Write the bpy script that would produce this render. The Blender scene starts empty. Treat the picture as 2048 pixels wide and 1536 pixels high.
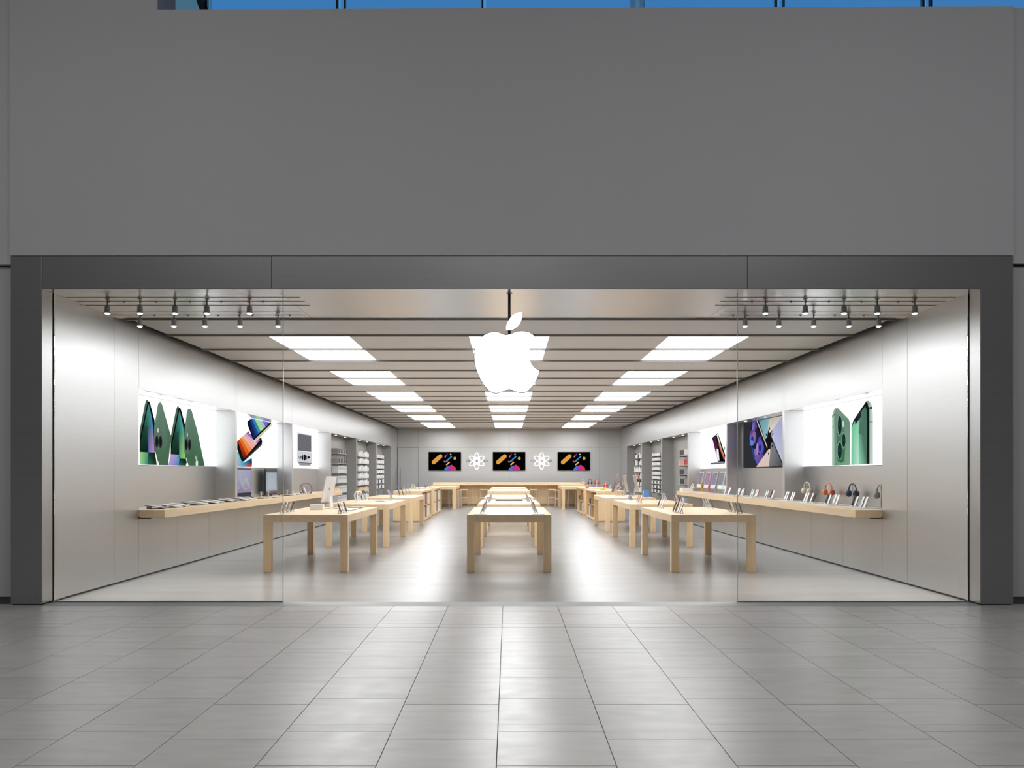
import bpy, bmesh, math, random
from mathutils import Vector, Matrix
random.seed(7)
PI = math.pi
C = bpy.context.scene.collection
SC = bpy.context.scene

# ------------------------------------------------------------------ camera, sky, exposure, added mall fill lamps
F, EYE, VX, VY = 1800.0, 1.5, 1016.5, 946.0
cam_d = bpy.data.cameras.new('camera')
cam = bpy.data.objects.new('camera', cam_d); C.objects.link(cam)
cam.location = (0, 0, EYE); cam.rotation_euler = (PI/2, 0, 0)
cam_d.sensor_width = 36.0; cam_d.lens = 36.0*F/2048.0
cam_d.shift_x = (1024-VX)/2048.0; cam_d.shift_y = (VY-768)/2048.0
cam_d.clip_start = 0.05; cam_d.clip_end = 300
SC.camera = cam
SC.view_settings.view_transform = 'Standard'; SC.view_settings.look = 'None'
SC.view_settings.exposure = 0.0; SC.view_settings.gamma = 1.0
SC.view_settings.use_curve_mapping = False
try:
    SC.cycles.use_denoising = True
    SC.cycles.max_bounces = 8; SC.cycles.diffuse_bounces = 4; SC.cycles.glossy_bounces = 4
    SC.cycles.transparent_max_bounces = 16
    SC.cycles.caustics_reflective = False; SC.cycles.caustics_refractive = False
    SC.cycles.sample_clamp_indirect = 3.0
except Exception:
    pass
world = bpy.data.worlds.new('dusk_sky'); SC.world = world; world.use_nodes = True
wn = world.node_tree.nodes; wl = world.node_tree.links
bg = wn['Background']
tc = wn.new('ShaderNodeTexCoord'); sx = wn.new('ShaderNodeSeparateXYZ'); wr = wn.new('ShaderNodeValToRGB')
wl.new(tc.outputs['Generated'], sx.inputs[0]); wl.new(sx.outputs['Z'], wr.inputs[0]); wl.new(wr.outputs[0], bg.inputs['Color'])
wr.color_ramp.elements[0].position = 0.0; wr.color_ramp.elements[0].color = (0.12, 0.34, 0.62, 1)
wr.color_ramp.elements[1].position = 0.8; wr.color_ramp.elements[1].color = (0.03, 0.21, 0.52, 1)
bg.inputs['Strength'].default_value = 1.0

LIGHT_PANEL = 9.0        # radiance of the ceiling light panels
SPOT_W = 38.0            # each track spot, watts
POSTER = 1.9
def area_lamp(name, loc, sx_, sy_, watts, col):
    l = bpy.data.lights.new(name, 'AREA'); l.shape = 'RECTANGLE'; l.size = sx_; l.size_y = sy_
    l.energy = watts; l.color = col
    o = bpy.data.objects.new(name, l); C.objects.link(o); o.location = loc
    return o
for (lx, ly, w) in ((-5, 3, 235), (5, 3, 235), (0, -5, 210)):
    area_lamp('mall_fill_lamp', (lx, ly, 9.3), 2.4, 2.4, w, (1.0, 0.985, 0.97))  # unseen lamps, added to light the mall front a neutral grey

# ------------------------------------------------------------------ helpers
def lin(c):
    return tuple((x/12.92 if x <= 0.04045 else ((x+0.055)/1.055)**2.4) for x in c)
def rgb(r, g, b): return lin((r/255, g/255, b/255))

def mat(name, col, rough=0.5, metal=0.0, spec=0.5, noise=None, bump=None, emit=None, strength=0.0, aniso=0.0):
    m = bpy.data.materials.new(name); m.use_nodes = True
    nt = m.node_tree; p = nt.nodes['Principled BSDF']
    p.inputs['Base Color'].default_value = (*col, 1); p.inputs['Roughness'].default_value = rough
    p.inputs['Metallic'].default_value = metal; p.inputs['Specular IOR Level'].default_value = spec
    if emit is not None:
        p.inputs['Emission Color'].default_value = (*emit, 1); p.inputs['Emission Strength'].default_value = strength
    if noise:   # (scale xyz, detail, low factor, high factor)
        sc, det, lo, hi = noise
        t = nt.nodes.new('ShaderNodeTexCoord'); mp = nt.nodes.new('ShaderNodeMapping'); nz = nt.nodes.new('ShaderNodeTexNoise')
        mp.inputs['Scale'].default_value = sc; nz.inputs['Scale'].default_value = 1.0; nz.inputs['Detail'].default_value = det
        rp = nt.nodes.new('ShaderNodeValToRGB')
        rp.color_ramp.elements[0].position = 0.3; rp.color_ramp.elements[1].position = 0.7
        rp.color_ramp.elements[0].color = (*[min(1, c*lo) for c in col], 1)
        rp.color_ramp.elements[1].color = (*[min(1, c*hi) for c in col], 1)
        nt.links.new(t.outputs['Object'], mp.inputs[0]); nt.links.new(mp.outputs[0], nz.inputs[0])
        nt.links.new(nz.outputs[0], rp.inputs[0]); nt.links.new(rp.outputs[0], p.inputs['Base Color'])
        if bump:
            b = nt.nodes.new('ShaderNodeBump'); b.inputs['Strength'].default_value = bump; b.inputs['Distance'].default_value = 0.002
            nt.links.new(nz.outputs[0], b.inputs['Height']); nt.links.new(b.outputs[0], p.inputs['Normal'])
    return m

def emitter(name, col, strength):
    m = bpy.data.materials.new(name); m.use_nodes = True; nt = m.node_tree; nt.nodes.clear()
    e = nt.nodes.new('ShaderNodeEmission'); o = nt.nodes.new('ShaderNodeOutputMaterial')
    e.inputs[0].default_value = (*col, 1); e.inputs[1].default_value = strength
    nt.links.new(e.outputs[0], o.inputs[0]); return m

def print_mat(name, strength):
    m = bpy.data.materials.new(name); m.use_nodes = True; nt = m.node_tree; nt.nodes.clear()
    e = nt.nodes.new('ShaderNodeEmission'); o = nt.nodes.new('ShaderNodeOutputMaterial')
    a = nt.nodes.new('ShaderNodeVertexColor'); a.layer_name = 'Col'
    e.inputs[1].default_value = strength
    nt.links.new(a.outputs[0], e.inputs[0]); nt.links.new(e.outputs[0], o.inputs[0]); return m

def glass_mat(name, tint, ior=1.45, rough=0.0):
    m = bpy.data.materials.new(name); m.use_nodes = True; nt = m.node_tree; nt.nodes.clear()
    tr = nt.nodes.new('ShaderNodeBsdfTransparent'); gl = nt.nodes.new('ShaderNodeBsdfGlossy'); fr = nt.nodes.new('ShaderNodeFresnel')
    mx = nt.nodes.new('ShaderNodeMixShader'); o = nt.nodes.new('ShaderNodeOutputMaterial')
    tr.inputs[0].default_value = (*tint, 1); gl.inputs['Roughness'].default_value = rough; fr.inputs[0].default_value = ior
    nt.links.new(fr.outputs[0], mx.inputs[0]); nt.links.new(tr.outputs[0], mx.inputs[1]); nt.links.new(gl.outputs[0], mx.inputs[2])
    nt.links.new(mx.outputs[0], o.inputs[0]); return m

M = {}
M['steel'] = mat('beadblasted_steel', (0.615, 0.615, 0.62), 0.35, 1.0, noise=((0.6, 0.6, 40), 2, 0.985, 1.01))
M['steel_back'] = mat('back_wall_steel', (0.50, 0.50, 0.50), 0.5, 0.8, noise=((0.6, 0.6, 40), 2, 0.985, 1.01))
M['steel_soffit'] = mat('soffit_steel', (0.66, 0.66, 0.67), 0.28, 0.9, noise=((0.5, 60, 1), 2, 0.97, 1.02))
M['steel_dark'] = mat('portal_steel', (0.37, 0.375, 0.385), 0.36, 0.8, noise=((0.6, 0.6, 50), 2, 0.97, 1.02))
M['niche_white'] = mat('white_lacquer', (0.88, 0.88, 0.89), 0.12, 0.0)
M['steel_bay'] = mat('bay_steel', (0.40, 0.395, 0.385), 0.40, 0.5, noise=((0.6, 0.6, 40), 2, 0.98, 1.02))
M['ceil'] = mat('ceiling_panel_paint', (0.80, 0.795, 0.80), 0.45, 0.0, noise=((0.3, 3, 1), 2, 0.98, 1.02))
M['ceil_strip'] = mat('ceiling_strip_paint', (0.20, 0.185, 0.175), 0.5)
M['black'] = mat('black_gap', (0.012, 0.012, 0.012), 0.7)
M['dark'] = mat('dark_plastic', (0.02, 0.02, 0.022), 0.35)
M['wood'] = mat('maple_wood', (0.83, 0.605, 0.365), 0.34, noise=((9, 1.2, 9), 5, 0.92, 1.06))
M['wood_y'] = mat('maple_wood_long_grain', (0.84, 0.63, 0.41), 0.30, noise=((14, 0.7, 14), 5, 0.92, 1.06))
M['wood_v'] = mat('maple_wood_upright', (0.82, 0.595, 0.355), 0.26, noise=((14, 14, 0.9), 5, 0.92, 1.06))
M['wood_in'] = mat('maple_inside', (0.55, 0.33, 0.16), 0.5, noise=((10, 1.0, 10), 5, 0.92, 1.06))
M['white'] = mat('white_plastic', (0.82, 0.82, 0.82), 0.35)
M['card'] = mat('white_card', (0.78, 0.78, 0.78), 0.55)
M['card_grey'] = mat('grey_card', (0.30, 0.30, 0.31), 0.55)
M['card_dark'] = mat('dark_card', (0.05, 0.05, 0.055), 0.5)
M['silver'] = mat('anodised_silver', (0.68, 0.68, 0.69), 0.32, 0.8)
M['chrome'] = mat('polished_metal', (0.75, 0.75, 0.76), 0.15, 1.0)
M['screen'] = mat('screen_glass', (0.012, 0.012, 0.016), 0.08)
M['lamp_head'] = mat('lamp_head_paint', (0.86, 0.85, 0.84), 0.35, 0.0)
M['lamp_grey'] = mat('lamp_metal', (0.35, 0.34, 0.33), 0.35, 0.7)
M['mallwall'] = mat('mall_paint', (0.49, 0.495, 0.515), 0.75, noise=((0.5, 0.5, 0.5), 2, 0.985, 1.015))
M['mallwall_low'] = mat('mall_paint_low', (0.42, 0.43, 0.43), 0.7)
M['floor'] = mat('store_stone', (0.29, 0.29, 0.292), 0.25, spec=0.38, noise=((0.6, 2.5, 1), 6, 0.92, 1.06))
M['base_grey'] = mat('dark_grey_base', (0.06, 0.06, 0.07), 0.5)
M['grout'] = mat('tile_grout', (0.10, 0.095, 0.09), 0.8)
M['thresh'] = mat('threshold_metal', (0.36, 0.37, 0.38), 0.5, 0.1)
M['lit'] = emitter('light_panel', (0.97, 0.99, 1.0), LIGHT_PANEL)
M['lens'] = emitter('spot_lens', (1.0, 0.93, 0.82), 14.0)
M['lens_small'] = emitter('downlight_lens', (1.0, 0.94, 0.86), 6.0)
M['logo'] = emitter('sign_face', (1, 1, 1), 3.0)
M['atom'] = emitter('sign_tube', (1, 1, 1), 1.3)
M['box_light'] = emitter('lightbox_white', (0.965, 0.975, 0.985), POSTER)
M['print'] = print_mat('backlit_print', 1.0)
M['print_dark'] = emitter('lightbox_charcoal', rgb(46, 47, 51), 1.0)
M['glass'] = glass_mat('clear_glass', (0.985, 0.992, 0.988))
M['sky_glass'] = glass_mat('clerestory_glass', (0.80, 0.86, 0.92), 1.3)
M['acrylic'] = glass_mat('clear_acrylic', (0.93, 0.92, 0.95), 1.12, 0.05)
M['glass_edge'] = mat('glass_edge', (0.62, 0.70, 0.67), 0.15, 0.3)
for n, c in (('red', (0.55, 0.05, 0.05)), ('orange', (0.85, 0.22, 0.08)), ('navy', (0.03, 0.05, 0.10)), ('cream', (0.80, 0.72, 0.60)),
             ('sage', (0.42, 0.46, 0.38)), ('pink', (0.80, 0.42, 0.40)), ('yellow', (0.85, 0.60, 0.06)), ('green', (0.35, 0.62, 0.45)),
             ('blue', (0.10, 0.25, 0.60)), ('lilac', (0.40, 0.40, 0.68)), ('brown', (0.20, 0.13, 0.10)), ('tint_yellow', (0.85, 0.75, 0.35)),
             ('tint_pink', (0.80, 0.62, 0.60)), ('tint_blue', (0.55, 0.65, 0.85)), ('tint_green', (0.60, 0.80, 0.68))):
    M[n] = mat('paint_'+n, c, 0.35)
# mall tile: stone with veins, tone per tile
def tile_mat():
    m = mat('mall_tile', (0.55, 0.53, 0.515), 0.30, spec=0.7)
    nt = m.node_tree; p = nt.nodes['Principled BSDF']
    g = nt.nodes.new('ShaderNodeNewGeometry'); n1 = nt.nodes.new('ShaderNodeTexNoise'); n2 = nt.nodes.new('ShaderNodeTexNoise')
    n1.inputs['Scale'].default_value = 2.2; n1.inputs['Detail'].default_value = 6
    mp = nt.nodes.new('ShaderNodeMapping'); mp.inputs['Scale'].default_value = (1.2, 5, 1)
    nt.links.new(g.outputs['Position'], mp.inputs[0]); nt.links.new(mp.outputs[0], n1.inputs[0])
    oi = nt.nodes.new('ShaderNodeObjectInfo')
    r1 = nt.nodes.new('ShaderNodeValToRGB')
    e = r1.color_ramp.elements
    e[0].position = 0.28; e[0].color = (0.49, 0.47, 0.455, 1); e[1].position = 0.72; e[1].color = (0.58, 0.565, 0.555, 1)
    k = e.new(0.5); k.color = (0.54, 0.522, 0.51, 1)
    hv = nt.nodes.new('ShaderNodeHueSaturation')
    mr = nt.nodes.new('ShaderNodeMapRange'); mr.inputs['To Min'].default_value = 0.94; mr.inputs['To Max'].default_value = 1.06
    nt.links.new(oi.outputs['Random'], mr.inputs['Value']); nt.links.new(mr.outputs[0], hv.inputs['Value'])
    nt.links.new(n1.outputs[0], r1.inputs[0]); nt.links.new(r1.outputs[0], hv.inputs['Color']); nt.links.new(hv.outputs[0], p.inputs['Base Color'])
    n2.inputs['Scale'].default_value = 7; n2.inputs['Detail'].default_value = 4
    nt.links.new(g.outputs['Position'], n2.inputs[0])
    rr = nt.nodes.new('ShaderNodeMapRange'); rr.inputs['To Min'].default_value = 0.24; rr.inputs['To Max'].default_value = 0.40
    nt.links.new(n2.outputs[0], rr.inputs['Value']); nt.links.new(rr.outputs[0], p.inputs['Roughness'])
    return m
M['tile'] = tile_mat()

class MB:
    """collects shapes, then links them as one mesh object"""
    def __init__(s): s.v = []; s.f = []; s.c = []
    def add(s, vs, fs, M_=None):
        n = len(s.v)
        s.v += [tuple(M_ @ Vector(p)) if M_ is not None else tuple(p) for p in vs]
        s.f += [tuple(i+n for i in q) for q in fs]
        return s
    def box(s, x0, x1, y0, y1, z0, z1, M_=None):
        if x0 > x1: x0, x1 = x1, x0
        return s.add([(x0,y0,z0),(x1,y0,z0),(x1,y1,z0),(x0,y1,z0),(x0,y0,z1),(x1,y0,z1),(x1,y1,z1),(x0,y1,z1)],
                     [(3,2,1,0),(4,5,6,7),(0,1,5,4),(1,2,6,5),(2,3,7,6),(3,0,4,7)], M_)
    def lathe(s, prof, n=20, M_=None):     # prof: (r, z) list, about z
        vs, fs = [], []
        for r, z in prof:
            for i in range(n):
                a = 2*PI*i/n; vs.append((r*math.cos(a), r*math.sin(a), z))
        for k in range(len(prof)-1):
            for i in range(n):
                j = (i+1) % n
                fs.append((k*n+i, k*n+j, (k+1)*n+j, (k+1)*n+i))
        fs.append(tuple(range(n-1, -1, -1))); fs.append(tuple((len(prof)-1)*n+i for i in range(n)))
        return s.add(vs, fs, M_)
    def tube(s, pts, r, n=8, closed=False):
        pts = [Vector(p) for p in pts]; m = len(pts); vs, fs = [], []; up = None
        for k, p in enumerate(pts):
            a = pts[(k-1) % m] if (closed or k > 0) else p
            b = pts[(k+1) % m] if (closed or k < m-1) else p
            t = (b-a).normalized()
            if up is None: up = Vector((0, 0, 1)) if abs(t.z) < 0.9 else Vector((1, 0, 0))
            u = t.cross(up).normalized(); w = u.cross(t).normalized(); up = w
            for i in range(n):
                an = 2*PI*i/n; vs.append(tuple(p + u*(r*math.cos(an)) + w*(r*math.sin(an))))
        for k in range(m if closed else m-1):
            k2 = (k+1) % m
            for i in range(n):
                j = (i+1) % n; fs.append((k*n+i, k*n+j, k2*n+j, k2*n+i))
        if not closed:
            fs.append(tuple(range(n-1, -1, -1))); fs.append(tuple((m-1)*n+i for i in range(n)))
        return s.add(vs, fs)
    def slab(s, pts, y0, y1):              # outline in x,z given depth along y
        n = len(pts)
        vs = [(x, y0, z) for x, z in pts] + [(x, y1, z) for x, z in pts]
        fs = [tuple(range(n)), tuple(range(2*n-1, n-1, -1))] + [(i, i+n, (i+1) % n + n, (i+1) % n) for i in range(n)]
        return s.add(vs, fs)
    def build(s, name, m, parent=None, bevel=0.0, smooth=False, loc=None):
        me = bpy.data.meshes.new(name); me.from_pydata(s.v, [], s.f); me.update()
        bm = bmesh.new(); bm.from_mesh(me)
        bmesh.ops.recalc_face_normals(bm, faces=bm.faces)
        if bevel:
            bmesh.ops.bevel(bm, geom=list(bm.edges), offset=bevel, segments=1, affect='EDGES')
        bm.to_mesh(me); bm.free()
        if smooth:
            for p in me.polygons: p.use_smooth = True
        me.materials.append(M[m] if isinstance(m, str) else m)
        o = bpy.data.objects.new(name, me); C.objects.link(o)
        if parent is not None: o.parent = parent
        if loc is not None: o.location = loc
        return o

def tag(o, label, cat, group=None):
    o['label'] = label; o['category'] = cat
    if group: o['group'] = group
    return o
def thing(name, label, cat, loc=(0, 0, 0), rz=0.0, group=None):
    o = bpy.data.objects.new(name, None); C.objects.link(o); o.location = loc; o.rotation_euler = (0, 0, rz)
    o.empty_display_size = 0.1
    return tag(o, label, cat, group)
def struct(o): o['kind'] = 'structure'; return o
def holder(name):
    o = bpy.data.objects.new(name, None); C.objects.link(o); o['kind'] = 'structure'; return o
def dup(root, loc=None, rz=None, label=None, group=None, swap=None):
    r = root.copy(); C.objects.link(r)
    for k in list(r.keys()):
        pass
    if loc is not None: r.location = loc
    if rz is not None: r.rotation_euler = (0, 0, rz)
    if label: r['label'] = label
    if group: r['group'] = group
    def rec(src, dst):
        for ch in src.children:
            c = ch.copy(); C.objects.link(c); c.parent = dst
            st = ch.name.split('.')[0]
            if swap and st in swap:
                c.material_slots[0].link = 'OBJECT'; c.material_slots[0].material = M[swap[st]]
            rec(ch, c)
    rec(root, r)
    return r
def X(px, Y): return (px-VX)*Y/F
def on(px, py, z):          # where the photograph's point meets the level z
    Y = (EYE-z)*F/(py-VY); return X(px, Y), Y
ORD = ['first', 'second', 'third', 'fourth', 'fifth', 'sixth', 'seventh', 'eighth', 'ninth', 'tenth', 'eleventh', 'twelfth', 'thirteenth', 'fourteenth', 'fifteenth', 'sixteenth', 'seventeenth', 'eighteenth', 'nineteenth', 'twentieth']

# ------------------------------------------------------------------ key planes (metres)
XL, XR, YF, YG, YB, ZC = -5.29, 5.355, 10.21, 10.465, 42.95, 3.60
REC = 0.38
NEAR = {-1: 'tablet-counter', 1: 'headphone-counter'}

# ------------------------------------------------------------------ mall shell
wf = holder('wall_front')
MB().slab([(-5.646, 3.966), (5.726, 3.966), (5.726, 6.793), (-3.975, 6.75), (-5.646, 6.75)], 10.20, 10.75).build('bulkhead', 'mallwall', wf)
MB().box(-16, -5.65, 10.24, 10.75, 3.87, 9.5).build('upper_wall', 'mallwall', wf)
MB().box(5.73, 16, 10.24, 10.75, 3.885, 6.79).build('upper_wall', 'mallwall', wf)
MB().box(-5.65, -3.975, 10.2, 10.75, 6.75, 9.5).build('upper_wall', 'mallwall', wf)
MB().box(-16, -5.66, 10.29, 10.75, 0.085, 3.855).build('lower_wall', 'mallwall_low', wf)
MB().box(5.745, 16, 10.29, 10.75, 0.085, 3.855).build('lower_wall', 'mallwall_low', wf)
MB().box(-16, -5.66, 10.31, 10.74, 3.855, 3.87).build('shadow_gap', 'black', wf)
MB().box(5.745, 16, 10.31, 10.74, 3.855, 3.885).build('shadow_gap', 'black', wf)
struct(MB().box(-16, -5.66, 10.31, 10.75, 0, 0.085).build('baseboard_west', 'base_grey'))
struct(MB().box(5.745, 16, 10.31, 10.75, 0, 0.085).build('baseboard_east', 'base_grey'))
# rest of the mall around the camera (not in view): plain shell
ms = holder('wall_mall')
MB().box(-16.2, -16, -14, 13.6, 0, 9.5).build('side_wall', 'mallwall', ms)
MB().box(16, 16.2, -14, 13.6, 0, 9.5).build('side_wall', 'mallwall', ms)
MB().box(-16.2, 16.2, -14.2, -14, 0, 9.5).build('rear_wall', 'mallwall', ms)
struct(MB().box(-16.2, 16.2, -14.2, 13.6, 9.5, 9.7).build('ceiling_mall', 'mallwall'))
struct(MB().box(-16, 16, -14, 10.14, -0.06, -0.012).build('floor_base', 'grout'))
struct(MB().box(-16, 16, 10.76, 13.5, 6.0, 6.1).build('roof_store', 'mallwall_low'))

# clerestory glazing above the bulkhead
cw = holder('window_3')
edges = [-4.35, -2.46, -0.357, 1.87, 3.89, 6.02, 7.6, 9.8, 12, 15.9]
MB().box(-16, -5.07, 13.0, 13.12, 6.1, 9.5).build('window_wall', 'mallwall', cw)
MB().box(-5.07, -4.35, 13.1, 13.2, 6.1, 9.5).build('grey_pane', glass_mat('grey_glass', (0.95, 0.80, 0.68), 1.6, 0.3), cw)
for i in range(len(edges)-1):
    MB().box(edges[i]+0.035, edges[i+1]-0.035, 13.03, 13.045, 6.1, 9.5).build('pane', 'sky_glass', cw)
mull = mat('mullion_dark', (0.02, 0.05, 0.07), 0.4)
for i, e in enumerate(edges):
    if i == 3:
        MB().box(e-0.10, e+0.10, 13.0, 13.1, 6.1, 9.5).build('mullion', glass_mat('mullion_blue', (0.95, 0.80, 0.72), 1.6, 0.3), cw)
        continue
    MB().box(e-0.030, e-0.004, 13.0, 13.08, 6.1, 9.5).build('mullion', mull, cw)
    if i in (1, 4, 5): MB().box(e+0.085, e+0.105, 13.0, 13.08, 6.1, 9.5, Matrix.Identity(4)).build('mullion', mull, cw)
m_ = MB(); m_.add([(-4.36,13.0,7.9),(-4.22,13.0,7.9),(-4.60,13.0,8.9),(-4.70,13.0,8.9),(-4.36,13.05,7.9),(-4.22,13.05,7.9),(-4.60,13.05,8.9),(-4.70,13.05,8.9)],
   [(0,1,2,3),(4,5,6,7),(0,1,5,4),(1,2,6,5),(2,3,7,6),(3,0,4,7)]).build('brace', 'steel_dark', cw)

# mall floor tiles, each its own piece
fl = holder('floor_tiles')
A = [10.145, 9.75, 9.14, 8.98, 8.758, 8.148, 7.988, 7.377, 6.912, 6.595, 5.985, 5.375, 5.22, 4.61, 4.0, 3.39]
B = [10.145, 9.54, 9.38, 8.89, 8.758, 8.28, 7.67, 7.53, 6.912, 6.449, 5.839, 5.68, 5.07, 4.46, 3.85, 3.24]
nt_ = 0; W = 0.616; G = 0.0025
far_tiles = MB()
for k in range(-14, 15):
    x0, x1 = -0.061+W*k, -0.061+W*(k+1)
    seq = A if k % 2 == 0 else B
    for a, b in zip(seq[:-1], seq[1:]):
        xm = (x0 if x0 > 0 else x1)
        if abs(xm) > 0.60*a+0.1: continue            # outside the frame
        h = 0.0 if nt_ % 3 else -0.0006
        if nt_ < 300:
            o = MB().box(x0+G, x1-G, b+G, a-G, -0.012, h).build('tile', 'tile', fl)
            nt_ += 1
        else:
            far_tiles.box(x0+G, x1-G, b+G, a-G, -0.012, 0)
if far_tiles.v:
    far_tiles.build('tile', 'tile', fl)['kind'] = 'stuff'
# the rest of the floor outside the frame, joined
rest = MB()
for k in range(-26, 26):
    x0, x1 = -0.061+W*k, -0.061+W*(k+1)
    for seq in ((A if k % 2 == 0 else B),):
        for a, b in zip(seq[:-1], seq[1:]):
            xm = (x0 if x0 > 0 else x1)
            if abs(xm) > 0.60*a+0.1 or not (-14 <= k <= 14): rest.box(x0+G, x1-G, b+G, a-G, -0.012, 0)
    rest.box(x0+G, x1-G, -13.9, (A if k % 2 == 0 else B)[-1]-G, -0.012, 0)
r_ = rest.build('outer_tiles', 'tile', fl); r_['kind'] = 'stuff'
struct(MB().box(XL-0.0, XR+0.0, 10.15, YG, -0.06, 0.0).build('trim_threshold', 'thresh'))
MB().box(-16, XL, 10.145, 10.9, -0.06, -0.001).build('edge_strip', 'tile', fl)
MB().box(XR, 16, 10.145, 10.9, -0.06, -0.001).build('edge_strip', 'tile', fl)

# ------------------------------------------------------------------ portal
po = holder('trim_portal')
MB().box(-5.646, XL-0.003, YF, 10.75, 0.012, 3.962).build('pillar_panel', 'steel_dark', po, 0.004)
MB().box(XL+0.002, -2.688, YF, YG-0.004, 3.593, 3.962).build('header_panel', 'steel_dark', po, 0.003)
MB().box(-2.684, 2.712, YF, YG-0.004, 3.593, 3.962).build('header_panel', 'steel_dark', po, 0.003)
MB().slab([(2.716, 3.593), (XR+0.012, 3.593), (XR+0.012, 0.012), (5.726, 0.012), (5.726, 3.962), (2.716, 3.962)], YF, YG-0.004).build('corner_panel', 'steel_dark', po)
MB().box(XR+0.012, 5.726, YG-0.004, 10.75, 0.012, 3.962).build('pillar_back', 'steel_dark', po)
MB().box(XL+0.004, XR-0.004, YF+0.004, YG-0.008, 3.586, 3.5925).build('header_soffit', 'steel_soffit', po)
MB().box(-5.63, XL-0.01, YF+0.01, 10.74, 0, 0.012).build('pillar_foot', 'black', po)
MB().box(XR+0.02, 5.71, YF+0.01, 10.74, 0, 0.012).build('pillar_foot', 'black', po)
MB().box(-5.60, 5.70, YG+0.0, 10.70, 3.70, 3.96).build('header_core', 'black', po)

# ------------------------------------------------------------------ store shell
struct(MB().box(XL-0.45, XR+0.45, YG, YB+0.1, -0.06, 0.0).build('floor', 'floor'))
struct(MB().box(XL-0.5, XR+0.5, YG+0.2, YB+0.2, 3.80, 3.95).build('ceiling', 'black'))
N = [(12.89, 17.42), (17.55, 22.0), (22.1, 26.70)]
BAY = [(26.86, 31.32), (31.48, 36.0), (36.18, 40.6)]
GP = 0.003
for s, name, xw in ((-1, 'wall_left', XL), (1, 'wall_right', XR)):
    w = holder(name)
    def pan(y0, y1, z0, z1, nm='panel', m='steel', d0=0.0, d1=0.022):
        return MB().box(xw+s*d0, xw+s*d1, y0+GP, y1-GP, z0+GP, z1-GP).build(nm, m, w)
    MB().box(xw+s*0.44, xw+s*0.46, YF+0.3, YB, 0, 3.80).build('backing', 'black', w)
    MB().box(xw+s*0.03, xw+s*0.05, YF+0.55, 12.87, 0, 3.80).build('backing', 'black', w)
    pan(YF, YG, 0.02, 3.595, 'jamb_panel')
    pan(YG, 12.08, 0.02, 3.79); pan(12.08, 12.89, 0.02, 3.79)
    for (a, b) in N:
        pan(a, b, 2.70, 3.79)
        for q in range(3):
            ya, yb = a+(b-a)*q/3, a+(b-a)*(q+1)/3
            pan(ya, yb, 0.02, 0.853)
        pan(a-0.06, b+0.06, 0.97, 1.62, 'niche_back', 'steel', REC, REC+0.02)
        pan(a-0.06, b+0.06, 1.62, 2.70, 'niche_back', 'steel', REC, REC+0.02)
        pan(a, b, 2.70, 2.72, 'niche_ceiling', 'niche_white', 0.023, REC)
    pan(12.86, 12.89, 0.97, 2.70, 'niche_side', 'steel', 0.022, REC)
    for (a, b) in BAY:
        pan(a, b, 2.70, 3.79)
        pan(a-0.06, b+0.06, 0.05, 2.70, 'bay_back', 'steel_bay', REC, REC+0.02)
        pan(a, b, 2.70, 2.72, 'bay_ceiling', 'steel_bay', 0.023, REC)
        pan(a, b, 0.0, 0.05, 'bay_base', 'steel_bay', 0.0, REC)
    ends = [(17.42, 17.55), (22.0, 22.1), (26.70, 26.86), (31.32, 31.48), (36.0, 36.18), (40.6, 40.66)]
    for i, (a, b) in enumerate(ends):
        MB().box(xw, xw+s*(REC), a, b, 0.02, 2.70).build('divider', 'steel' if i < 3 else 'steel_bay', w)
        MB().box(xw-s*0.006, xw, a, b, 0.972 if i < 3 else 0.02, 2.70).build('divider_edge', 'silver', w)
        pan(a-0.001, b+0.001, 2.70, 3.79)
    pan(40.66, YB, 0.02, 3.79)
    struct(MB().box(xw+s*0.006, xw+s*0.02, YG, YB, 0, 0.02).build('baseboard_left' if s < 0 else 'baseboard_right', 'black'))
wb = holder('wall_back')
cols = [XL, -4.30, 0.05, 4.35, XR]
for i in range(4):
    for z0, z1 in ((0.02, 2.715), (2.715, 3.79)):
        if i == 0 and z0 < 1: continue
        MB().box(cols[i]+GP, cols[i+1]-GP, YB, YB+0.02, z0+GP, z1-GP).build('panel', 'steel_back', wb)
MB().box(XL-0.5, XR+0.5, YB+0.04, YB+0.06, 0, 3.95).build('backing', 'black', wb)
dr = holder('door_1')
MB().box(XL+0.02, -4.31, YB-0.005, YB+0.015, 0.012, 2.705).build('leaf', 'steel_back', dr)
MB().tube([(-5.13, YB-0.07, 0.55), (-5.13, YB-0.07, 1.72)], 0.018, 10).build('handle', 'lamp_grey', dr)
MB().tube([(-5.13, YB-0.07, 0.65), (-5.13, YB-0.005, 0.65)], 0.012, 8).build('handle_post', 'lamp_grey', dr)
MB().tube([(-5.13, YB-0.07, 1.62), (-5.13, YB-0.005, 1.62)], 0.012, 8).build('handle_post', 'lamp_grey', dr)

# soffit between portal and first ceiling row
sf = holder('ceiling_soffit')
for a, b in ((XL+0.004, -2.652), (-2.648, 2.698), (2.702, XR-0.004)):
    MB().box(a, b, YG+0.005, 12.16, ZC-0.01, ZC+0.02).build('soffit_panel', 'steel_soffit', sf)
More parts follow.
